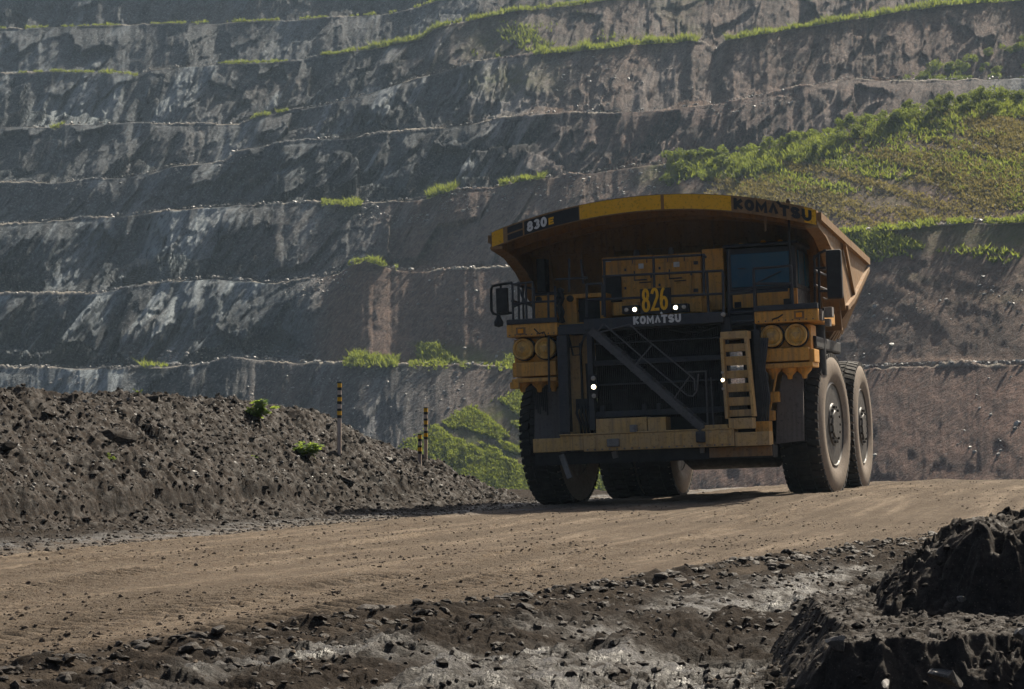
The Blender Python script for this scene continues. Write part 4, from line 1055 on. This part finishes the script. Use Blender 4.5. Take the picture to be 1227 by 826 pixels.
for p_, q_ in (((673, 545), (683, 573)), ((736, 541), (738, 549)), ((841, 533), (842, 543))): MB().bar(L(*p_, -3.2), L(*q_, -3.2), .1, .13).build('tow_hook', M['steel'], truck, .01)
b_ = MB(); pbox(b_, 714, 501, 775, 519, -3.25, -2.75); pbox(b_, 776, 500, 798, 518, -3.25, -2.75); b_.build('step_box', M['yellow_dirty'], truck, .02)
b_ = MB(); pbox(b_, 844, 509, 872, 515, -3.3, -3.0); pbox(b_, 873, 501, 902, 514, -3.4, -3.0); b_.build('bottom_step', M['yellow_dirty'], truck, .012)

# --- radiator
g = MB(); g.box(-1.62, 1.55, -2.35, -2.1, 2.0, 4.3)
for i in range(64): x = -1.6 + i * .05; g.box(x, x + .018, -2.42, -2.352, 2.02, 4.26)
grille = g.build('radiator_grille', M['black'], truck)
g = MB()
for z, h in ((3.38, .12), (2.86, .04), (2.15, .14), (3.85, .03)): g.box(-1.62, 1.55, -2.62, -2.46, z - h / 2, z + h / 2)
for px in (722, 772, 790): a = L(px, 490, -2.6); g.box(a.x - .05, a.x + .05, -2.64, -2.48, 2.1, 2.36)
g.build('grille_bar', M['navy'], grille, .01)
g = MB(); pbox(g, 699, 378, 866, 391, -3.05, -2.6)
a = L(700, 384, -3.05); b2 = L(866, 378, -3.05); mid = (a.z + b2.z) / 2
beam = g.build('grille_beam', M['navy'], truck, .015)
a = L(759, 389.5, -3.05)
lettering('KOMATSU', lambda u, v: Vector((a.x + u, -3.052, a.z + v + .004)), .2, .147, .017, .05, 'maker_lettering', M['white'], beam)
dm = MB(); dm.prism([(a.x + .655, a.z + .24), (a.x + .69, a.z + .275), (a.x + .73, a.z + .235), (a.x + .7, a.z + .21)], 'y', -3.066, -3.051); dm.build('lettering_accent', M['white'], beam)
p_ = MB(); pbox(p_, 704.5, 396, 711, 515, -2.75, -2.5); p_.build('grille_post', M['navy'], truck, .01); p_ = MB(); p_.box(1.56, 1.7, -2.75, -2.5, 2.0, 4.23); p_.build('grille_post', M['navy'], truck, .01)
p_ = MB(); pbox(p_, 681, 402, 705, 520, -2.3, -2.1); p_.build('side_panel', M['yellow_dirty'], truck, .02)
p_ = MB()
for i in range(5): x = 694 + i * 3.4; p_.tube([L(x, 482 + i % 2 * 3, -2.6), L(x - 3 + i, 495, -2.72), L(x + 2, 508, -2.68), L(x + 3 + i, 521, -2.55)], .035, 6)
pbox(p_, 690, 478, 705, 490, -2.65, -2.45); p_.build('hose_bundle', M['black'], truck, 0, True)
p_ = MB(); pbox(p_, 669, 402, 681, 518, -2.85, -2.6)
for i in range(9): pbox(p_, 672, 408 + i * 12, 679, 414 + i * 12, -2.87, -2.852)
p_.build('corner_post', M['navy'], truck, .01)

# --- diagonal stairway with its rails
sA, sB = L(709, 396, -3.3), L(843, 514, -3.3)
d = MB()
for yy in (-3.42, -2.98): d.bar((sA.x, yy, sA.z), (sB.x, yy, sB.z), .06, .17)
for i in range(11):
    f = (i + .5) / 11; p = sA.lerp(sB, f); d.box(p.x - .14, p.x + .14, -3.39, -3.01, p.z - .03, p.z + .03)
M['stair'] = paint('dusty_grey_steps', (.075, .075, .08), .6, (.15, .14, .125), .5)
stair = d.build('staircase', M['stair'], truck)
d = MB()
for yy in (-3.42,):
    ptube(d, [(723, 388), (782, 439), (824, 474), (830, 475), (835, 469), (837, 448)], yy, .022); ptube(d, [(754, 389), (782, 413), (826, 449), (832, 455), (833, 468)], yy, .022)
    for q in (((754, 389), (714, 400)), ((782, 413), (759, 440)), ((827, 450), (807, 479)), ((723, 388), (714, 400))): ptube(d, q, yy, .02)
ptube(d, [(822, 446), (846, 445)], -3.3, .022); ptube(d, [(846, 444), (848, 510)], -3.2, .025); ptube(d, [(852, 452), (855, 510)], -3.2, .02)
d.build('handrail', M['stair'], stair, 0, True)

# --- access ladder
d = MB()
for (x0, x1, y0, y1) in ((868, 894, 412, 421), (869, 895, 427, 437.6), (870, 897, 444, 453), (871, 899, 459.5, 469.5), (872, 900, 476, 486), (873, 902, 491, 499)): pbox(d, x0, y0, x1, y1, -3.22, -3.0)
pbox(d, 863, 397, 896, 406, -3.3, -2.9)
d.bar(L(865.5, 405, -3.25), L(872, 502, -3.25), .07, .3, (0, 1, 0)); d.bar(L(894.5, 404, -3.25), L(904, 499, -3.25), .07, .3, (0, 1, 0))
d.build('ladder', M['yellow_dirty'], truck, .01)
d = MB(); pbox(d, 905, 395, 912, 510, -2.75, -2.55); pbox(d, 868, 380, 874, 397, -2.85, -2.6)
for i in range(4): d.tube([L(912 + i * 2.6, 405, -2.8), L(910 + i * 2, 440, -2.9), L(914 + i * 2.4, 475, -2.85), L(911 + i * 3, 512, -2.8)], .025, 6)
d.build('cable_run', M['navy'], truck, 0, True)
d = MB(); pbox(d, 923, 469.5, 933, 482, -2.5, -2.25); pbox(d, 917, 492, 927, 504, -2.6, -2.3); d.tube([L(931, 445, -2.4), L(920, 505, -2.5)], .03, 6); pbox(d, 905, 505, 922, 520, -2.9, -2.5); d.build('junction_box', M['yellow'], truck, .02)

# --- decks
dk = MB(); dk.box(-3.74, -2.46, -2.72, -.2, 4.11, 4.42); deckl = dk.build('deck_platform', M['yellow'], truck, .03)
dk = MB(); dk.box(2.36, 3.86, -2.72, -.2, 4.11, 4.40); deckr = dk.build('deck_platform', M['yellow'], truck, .03)
dk = MB(); dk.box(-2.455, 1.72, -2.58, -.2, 4.16, 4.36); dk.box(1.72, 2.355, -2.4, -.2, 4.12, 4.36); dk.box(-2.45, -1.55, -2.7, -2.585, 4.1, 4.3); dk.build('centre_deck', M['navy'], truck, .01)
dk = MB(); dk.box(-3.72, -2.46, -2.76, -2.6, 4.423, 4.54); dk.build('kick_plate', M['navy'], deckl, .01); dk = MB(); dk.box(2.36, 3.86, -2.76, -2.6, 4.403, 4.53); dk.build('kick_plate', M['navy'], truck, .01)
for px, py, pr in ((624, 397, deckl), (957.5, 377.5, deckr)):
    a = L(px, py, -2.73); m_ = MB(); m_.box(a.x - .12, a.x + .12, -2.735, -2.722, a.z - .09, a.z + .09); m_.build('light_surround', M['body'], pr, .004)
    m_ = MB(); m_.box(a.x - .07, a.x + .07, -2.765, -2.737, a.z - .055, a.z + .055); m_.build('marker_light', M['amber'], pr, .01)
# scuffed black marks on the deck fronts
for pts, pr in (([(640, 394), (646, 400), (652, 398), (654, 403)], deckl), ([(925, 383), (932, 381), (938, 377)], deckr)):
    m_ = MB(); m_.tube([L(x, y, -2.725) for x, y in pts], .018, 5); m_.build('hand_hold', M['black'], pr)

# --- air filter housings
def filters(cyl, box, flange, cups, plate, n):
    h = MB(); pbox(h, *plate, -2.35, -1.6); hs = h.build('filter_housing', M['yellow'], truck, .03)
    for (px, py) in cyl:
        a = L(px, py, -2.45)
        MB().lathe([(.29, -.22), (.29, .03), (.24, .04)], (a.x, -2.45, a.z), (0, -1, 0), 28).build('filter_can', M['black'], hs, smooth=True)
        q = MB().lathe([(.255, -.1), (.262, .1), (.25, .14), (.21, .15), (.19, .10), (.12, .145), (.1, .17), (.0, .175)], (a.x, -2.45, a.z), (0, -1, 0), 28)
        f = q.build('filter_cover', M['cover'], hs, smooth=True)
        q = MB().lathe([(.06, .1), (.06, .19), (.03, .2), (0, .2)], (a.x, -2.45, a.z), (0, -1, 0), 10)
        for k in range(3): ang = k * 2.09 + .5; q.bar((a.x, -2.63, a.z), (a.x + .1 * math.cos(ang), -2.63, a.z + .1 * math.sin(ang)), .025, .03)
        q.build('wing_nut', M['yellow_dirty'], hs)
    q = MB(); pbox(q, *box, -2.55, -1.7); pbox(q, *flange, -2.6, -1.7); q.build('filter_box', M['yellow'], hs, .025)
    for (px, py) in cups:
        a = L(px, py, -2.4); MB().lathe([(.17, .18), (.19, .1), (.17, .02), (.07, -.08), (.055, -.16), (0, -.17)], (a.x, -2.3, a.z), (0, 0, 1), 14).build('dust_cup', M['yellow'], hs, smooth=True)
filters([(628, 418.5), (654.5, 417.5)], (614, 434, 666, 451), (613, 453, 667, 458), [(625, 462), (645, 462), (662, 461)], (616, 406, 666, 440), 0)
filters([(925.5, 403), (954.5, 401.5)], (917, 417, 969, 433), (908, 435, 974, 441), [(926, 446), (945.5, 446), (963, 445)], (912, 390, 972, 420), 1)
q = MB(); pbox(q, 905, 420, 917, 436, -2.5, -1.8); pbox(q, 969, 418, 976, 434, -2.5, -1.8); pbox(q, 611, 458, 622, 466, -2.6, -2.2); q.build('filter_bracket', M['yellow'], truck, .02)
q = MB(); a = [L(*p_, -2.2) for p_ in ((641, 466), (690, 466), (690, 520), (672, 541), (640, 543))]
q.prism([(p_.x, p_.z) for p_ in a], 'y', -2.2, -2.14); q.build('mud_flap', M['mudplate'], truck)
q = MB(); a = [L(*p_, -2.2) for p_ in ((938, 448), (962, 446), (963.5, 528), (930, 532), (931, 483))]
q.prism([(p_.x, p_.z) for p_ in a], 'y', -2.2, -2.14); q.build('mud_flap', M['mudplate'], truck)
q = MB(); q.box(-3.7, -2.35, -2.1, 1.6, 3.3, 3.6); q.build('fender', M['black'], truck, .05); q = MB(); q.box(2.35, 3.7, -2.1, 1.6, 3.5, 3.8); q.build('fender', M['black'], truck, .05)
q = MB(); q.tube([(3.42, -.9, 2.9), (3.42, -.9, 4.2)], .3, 16); q.build('air_duct', M['black'], truck, 0, True); q = MB(); q.tube([(-3.1, -1.2, 3.3), (-3.1, -1.2, 4.2)], .25, 16); q.build('air_duct', M['black'], truck, 0, True)

# --- control cabinets, number board, lights
q = MB(); pbox(q, 722, 307, 783, 378, -1.2, .2); pbox(q, 784, 304, 841, 376, -1.2, .2); pbox(q, 842, 298, 868, 372, -1.35, .2)
cab_ = q.build('control_cabinet', M['yellow'], truck, .03)
for (x0, y0, x1, y1) in ((747, 318, 781, 368), (788, 315, 829, 364), (832, 310, 840, 358)):
    q = MB(); pbox(q, x0, y0, x1, y1, -1.235, -1.202); q.build('cabinet_door', M['yellow'], cab_, .012)
q = MB(); pbox(q, 765, 316, 771, 322, -1.25, -1.236); pbox(q, 807, 314, 814, 320, -1.25, -1.236); pbox(q, 724, 311, 732, 314, -1.22, -1.2); q.build('warning_label', M['white'], cab_)
q = MB(); pbox(q, 724, 332, 744, 362, -1.3, -1.202); q.build('vent_grille', M['black'], cab_, .01)
q = MB()
for x0, y0 in ((766, 336), (808, 334)): ptube(q, [(x0 - 6, y0 - 11), (x0 - 6, y0), (x0 + 9, y0 - 1)], -1.25, .018); ptube(q, [(x0, y0 + 3), (x0 + 14, y0 + 2)], -1.25, .015)
for y in (313, 346): pbox(q, 831, y, 836, y + 4, -1.28, -1.236)
q.build('latch', M['navy'], cab_)
for px, py in ((762.5, 303), (804, 300.5)):
    a = L(px, py, -.9); MB().lathe([(.07, -.12), (.075, 0), (.05, .06), (0, .08)], a, (0, 0, 1), 12).build('dome_lamp', M['steel'], cab_, smooth=True)
q = MB(); pbox(q, 735, 362, 764, 378, -2.4, -1.25); pbox(q, 806, 358, 841, 375, -2.4, -1.25); pbox(q, 764, 366, 806, 377, -2.38, -1.25); q.build('front_locker', M['yellow'], truck, .02)
q = MB(); pbox(q, 767, 345.5, 803.5, 376, -2.9, -2.8); board = q.build('number_board', M['decal'], truck, .01)
a = L(769.5, 374, -2.9); b2 = L(801, 372, -2.9)
lettering('826', lambda u, v: Vector((a.x + u, -2.902, a.z + v + u * .03)), .55, .2, .02, .065, 'fleet_number', M['bright'], board)
hl = MB(); pbox(hl, 745, 366, 765, 376, -2.88, -2.6); lb_ = hl.build('lamp_bracket', M['black'], truck, .02); hl = MB(); pbox(hl, 804, 364, 824, 374, -2.88, -2.6); lb3 = hl.build('lamp_bracket', M['black'], truck, .02)
def lamp(px, py, Y, r, lit, parent):
    a = L(px, py, Y); MB().lathe([(r * 1.25, -.1), (r * 1.25, .0), (r * 1.05, .01), (r, -.005)], (a.x, Y, a.z), (0, -1, 0), 18).build('lamp_housing', M['black'], parent, smooth=True)
    MB().lathe([(r, -.03), (r * .98, .012), (r * .6, .022), (0, .026)], (a.x, Y, a.z), (0, -1, 0), 18).build('headlamp', M['lamp'] if lit else M['lens'], parent, smooth=True)
for px, py, lit in ((750.5, 371.5, 0), (760.5, 371, 1), (809.5, 368.7, 1), (819.5, 368, 0)): lamp(px, py, -2.9, .05, lit, lb_ if px < 800 else lb3)
hl = MB(); pbox(hl, 706, 449, 716, 478, -2.84, -2.76); pbox(hl, 863.5, 444, 869, 470, -3.36, -3.28); lb2 = hl.build('lamp_column', M['black'], truck, .01)
for px, py, r, lit in ((711, 453.5, .06, 0), (711.4, 463.8, .055, 1), (711.8, 474.5, .055, 0)): lamp(px, py, -2.86, r, lit, lb2)
for px, py, r, lit in ((866, 446.5, .04, 0), (866.6, 455.5, .05, 1), (866.8, 466, .04, 0)): lamp(px, py, -3.38, r, lit, lb2)
q = MB(); a = L(866, 377, -3.0); q.lathe([(.06, -.08), (.065, 0), (.04, .05), (0, .06)], a, (0, -1, 0), 12); q.build('small_lamp', M['lens'], truck, smooth=True)

# --- railings
r_ = MB()
for pts in ([(722, 312), (844, 305.5), (846, 309)], [(722, 331.5), (866, 324.5), (867, 332)], [(722, 359), (868, 352)], [(724, 311), (724.5, 380)], [(783, 308), (784, 346)], [(843, 305.5), (844, 352)], [(847, 326), (849, 374)], [(866, 324.5), (867, 374)], [(703, 341), (703, 380)], [(722, 341), (722, 378)],
            [(703, 341), (722, 340)], [(703, 360), (722, 359)]): ptube(r_, pts, -2.8)
r_.build('front_railing', M['navy'], truck, 0, True)
r_ = MB()
for pts in ([(614, 341), (638.5, 338)], [(614, 365), (640, 362)], [(614, 341), (615, 388)], [(621, 338), (622, 388)], [(630, 340), (631, 387)], [(638.5, 338), (639, 386)], [(621, 345), (630, 364)], [(615, 368), (628, 362)], [(657, 352), (658, 470)], [(640, 362), (666, 361)], [(640, 345), (640, 384)], [(665, 343), (666, 388)], [(666, 335), (704, 333)], [(682, 310), (682, 350)], [(696, 311), (699, 340)]): ptube(r_, pts, -2.68, .03)
for z in (5.0, 5.42): r_.tube([(-3.6, -2.65, z), (-3.62, -.7, z)], .03, 6)
for y in (-1.7, -.75): r_.tube([(-3.6, y, 4.4), (-3.6, y, 5.42)], .03, 6)
r_.build('side_railing', M['navy'], truck, 0, True)
r_ = MB()
for pts in ([(903, 322), (948, 318.5)], [(903, 322), (905, 396)], [(873, 299), (873.5, 396)], [(873, 353), (905, 350)], [(873, 375), (905, 373.5)], [(948, 319), (950, 370)], [(905, 340), (948, 340)], [(873, 386), (905, 384.5)], [(880, 352), (906, 344)]): ptube(r_, pts, -2.62, .034)
for z in (4.95, 5.3): r_.tube([(3.8, -2.6, z), (3.8, -.7, z)], .03, 6)
r_.build('cab_railing', M['navy'], truck, 0, True)

# --- left deck equipment
q = MB(); pbox(q, 641, 354, 665, 386, -1.9, -1.0); q.build('equipment_locker', M['yellow'], truck, .02)
q = MB(); pbox(q, 641, 350, 667, 354, -1.95, -1.0); pbox(q, 643, 310, 653, 350, -1.2, -.8); q.build('intake_stack', M['black'], truck, .02)
q = MB(); pbox(q, 676, 352, 725, 357, -1.9, -1.1); pbox(q, 676, 357.5, 691, 389, -1.9, -1.1); pbox(q, 719, 357.5, 725, 389, -1.9, -1.1); pbox(q, 691, 386, 719, 390, -1.9, -1.1); q.build('resistor_frame', M['yellow'], truck, .015)
q = MB(); pbox(q, 691.5, 357.5, 718.5, 385.5, -1.7, -1.2)
ptube(q, [(691, 373), (719, 372)], -1.75, .03); q.build('resistor_opening', M['black'], truck)
q = MB(); a = L(683, 358, -1.95); q.lathe([(.08, -.05), (.08, .04), (0, .05)], a, (0, -1, 0), 14); a = L(645.5, 359, -1.95); q.lathe([(.07, -.05), (.07, .04), (0, .05)], a, (0, -1, 0), 14)
q.tube([L(670, 346, -2.2), L(674, 358, -2.25), L(669, 370, -2.2), L(675, 387, -2.2)], .06, 8); q.tube([L(674, 346, -2.2), L(668, 360, -2.2), L(674, 374, -2.25), L(671, 388, -2.2)], .06, 8)
q.build('hose', M['black'], truck, 0, True)

# --- seams, bolts, hoses and grime-catching small pieces
q = MB()
for px in (758, 775, 800, 820): ptube(q, [(px, 309 - (px - 758) * .05), (px, 316 - (px - 758) * .05)], -1.24, .012)
for px, py in ((748, 322), (748, 344), (748, 364), (789, 320), (789, 340), (789, 360), (779, 330), (827, 327)): pbox(q, px, py, px + 2.2, py + 3, -1.262, -1.236)
q.build('hinge', M['navy'], cab_)
for i, (x0, x1, sag) in enumerate(((-2.3, -1.75, .3), (-2.2, -1.8, .5), (-1.5, -.4, .12), (.3, 1.4, .1))):
    MB().tube([(x0, -2.66, 4.1), (x0 * .7 + x1 * .3, -2.72, 4.1 - sag), (x0 * .3 + x1 * .7, -2.72, 4.1 - sag), (x1, -2.66, 4.1)], .025, 6).build('hose', M['black'], truck, 0, True)
for sx, pr in ((-1, deckl), (1, deckr)):
    q = MB()
    for k in range(9):
        x = (-3.66 + k * .14) if sx < 0 else (2.46 + k * .16)
        q.lathe([(.018, 0), (.018, .014), (0, .016)], (x, -2.72, 4.16), (0, -1, 0), 6)
    q.build('bolt_row', M['navy'], pr)
q = MB()
for k in range(20): q.lathe([(.022, 0), (.022, .018), (0, .02)], (-1.62 + k * .18, -3.42, 1.31), (0, -1, 0), 6)
q.build('bolt_row', M['steel'], bumper)
q = MB()
for k in range(8): a = L(639 + 2.2 * k, 462 + (k % 3), -2.3); q.tube([a, a + Vector((.02, -.03, -.5 - .07 * (k % 4)))], .018, 5)
q.build('hose_bundle', M['black'], truck)
for x, z0, z1 in ((-2.0, 2.2, 3.9), (-1.86, 2.0, 3.4)): MB().tube([(x, -2.35, z0), (x + .03, -2.42, (z0 + z1) / 2), (x, -2.35, z1)], .03, 6).build('hose', M['black'], truck, 0, True)

# --- operator cab
q = MB(); q.box(1.52, 3.2, -1.6, .3, 4.42, 5.0); q.prism([(-1.6, 5.0), (-1.56, 6.02), (.3, 6.04), (.3, 5.0)], 'x', 1.52, 3.2); q.prism([(-1.75, 6.04), (.35, 6.04), (.35, 6.12), (-1.7, 6.12)], 'x', 1.46, 3.28)
cabo = q.build('cab', M['navy'], truck, .03)
q = MB(); pbox(q, 876, 303, 946.5, 343, -1.63, -1.602); q.build('windscreen', M['glass'], cabo, .01)
q = MB(); q.box(3.202, 3.225, -1.35, -.55, 5.1, 5.92); q.box(3.202, 3.225, -.45, .15, 5.1, 5.92); q.build('side_window', M['glass'], cabo, .008)
q = MB(); pbox(q, 878, 351, 905, 369, -1.72, -1.61); pbox(q, 907, 350, 953, 366, -1.72, -1.61); q.box(3.0, 3.22, -1.7, -1.61, 4.45, 4.98); q.build('cab_front_panel', M['yellow'], cabo, .015)
q = MB(); pbox(q, 880, 362, 888, 369, -1.75, -1.722); pbox(q, 939, 358, 949, 366, -1.75, -1.722); q.build('cab_vent', M['black'], cabo)
q = MB(); ptube(q, [(884, 322), (893, 322)], -1.66, .012); ptube(q, [(905, 340), (936, 325)], -1.66, .014); q.build('wiper', M['navy'], cabo)
for px, py in ((888, 294.5), (914.5, 291), (935, 290.5)):
    a = L(px, py, -1.2); MB().lathe([(.07, -.1), (.075, .0), (.05, .06), (0, .07)], a, (0, 0, 1), 12).build('beacon', M['amber'], cabo, smooth=True)
q = MB(); ptube(q, [(944.5, 241), (946.5, 300), (948, 374)], -2.4, .03); a = L(944.5, 242, -2.4); q.lathe([(.03, -.05), (.07, 0), (.03, .07), (0, .08)], a, (0, 0, 1), 8); q.build('aerial', M['black'], truck, 0, True)
q = MB(); ptube(q, [(917, 257), (917, 277)], -2.4, .025); q.build('hanging_rod', M['body'], truck)

# --- mirrors
q = MB(); ptube(q, [(614, 339), (600, 341), (590, 343), (588.5, 347), (589, 372), (591, 376), (596, 377), (614, 375)], -2.6, .035); ptube(q, [(600, 342), (600, 377)], -2.6, .03)
ml = q.build('mirror_bracket', M['black'], truck, 0, True)
q = MB(); pbox(q, 594, 345, 608, 375, -2.68, -2.55); q.build('mirror_head', M['black'], ml, .03)
q = MB(); a = L(597.5, 386, -2.6); q.lathe([(.0, -.13), (.11, -.1), (.12, 0), (.06, .1), (.03, .2), (0, .2)], a, (0, 0, 1), 12); q.build('convex_mirror', M['black'], ml, smooth=True)
q = MB()
for pts in ([(976, 306), (977, 384)], [(981, 304), (982, 384)], [(976, 322), (990, 321)], [(981, 349), (992, 349)], [(974, 312), (981, 304), (990, 300)], [(976, 372), (988, 371)]): ptube(q, pts, -2.45, .032)
mr = q.build('mirror_bracket', M['black'], truck, 0, True)
q = MB(); pbox(q, 990, 299, 1008.5, 358, -2.7, -2.5); q.build('mirror_head', M['black'], mr, .045)
q = MB(); ptube(q, [(985, 323), (993, 323)], -2.3, .03); ptube(q, [(985, 348.5), (993, 348.5)], -2.3, .03); ptube(q, [(986, 357), (990, 359), (994, 357)], -2.3, .025); pbox(q, 986, 368, 997, 380, -2.2, -1.9); pbox(q, 988, 382, 994, 391, -2.2, -1.9); pbox(q, 973, 371, 985, 384, -2.55, -2.2)
q.build('mirror_fittings', M['steel'], mr, .01)

# ------------------------------------------------------------------ the dusty air between here and the pit wall
hz = MB(); hz.box(-900, 900, -80, 1100, -15.6, 260)
hm = bpy.data.materials.new('haze'); hm.use_nodes = True; nt = hm.node_tree
nt.nodes.remove(nt.nodes['Principled BSDF'])
pv = nt.nodes.new('ShaderNodeVolumePrincipled'); pv.inputs['Color'].default_value = (.6, .8, 1, 1); pv.inputs['Density'].default_value = .00014; pv.inputs['Anisotropy'].default_value = .1
nt.links.new(pv.outputs[0], nt.nodes['Material Output'].inputs['Volume'])
ho = hz.build('haze', hm); tag(ho, 'thin blue dusty haze filling the pit', kind='stuff')
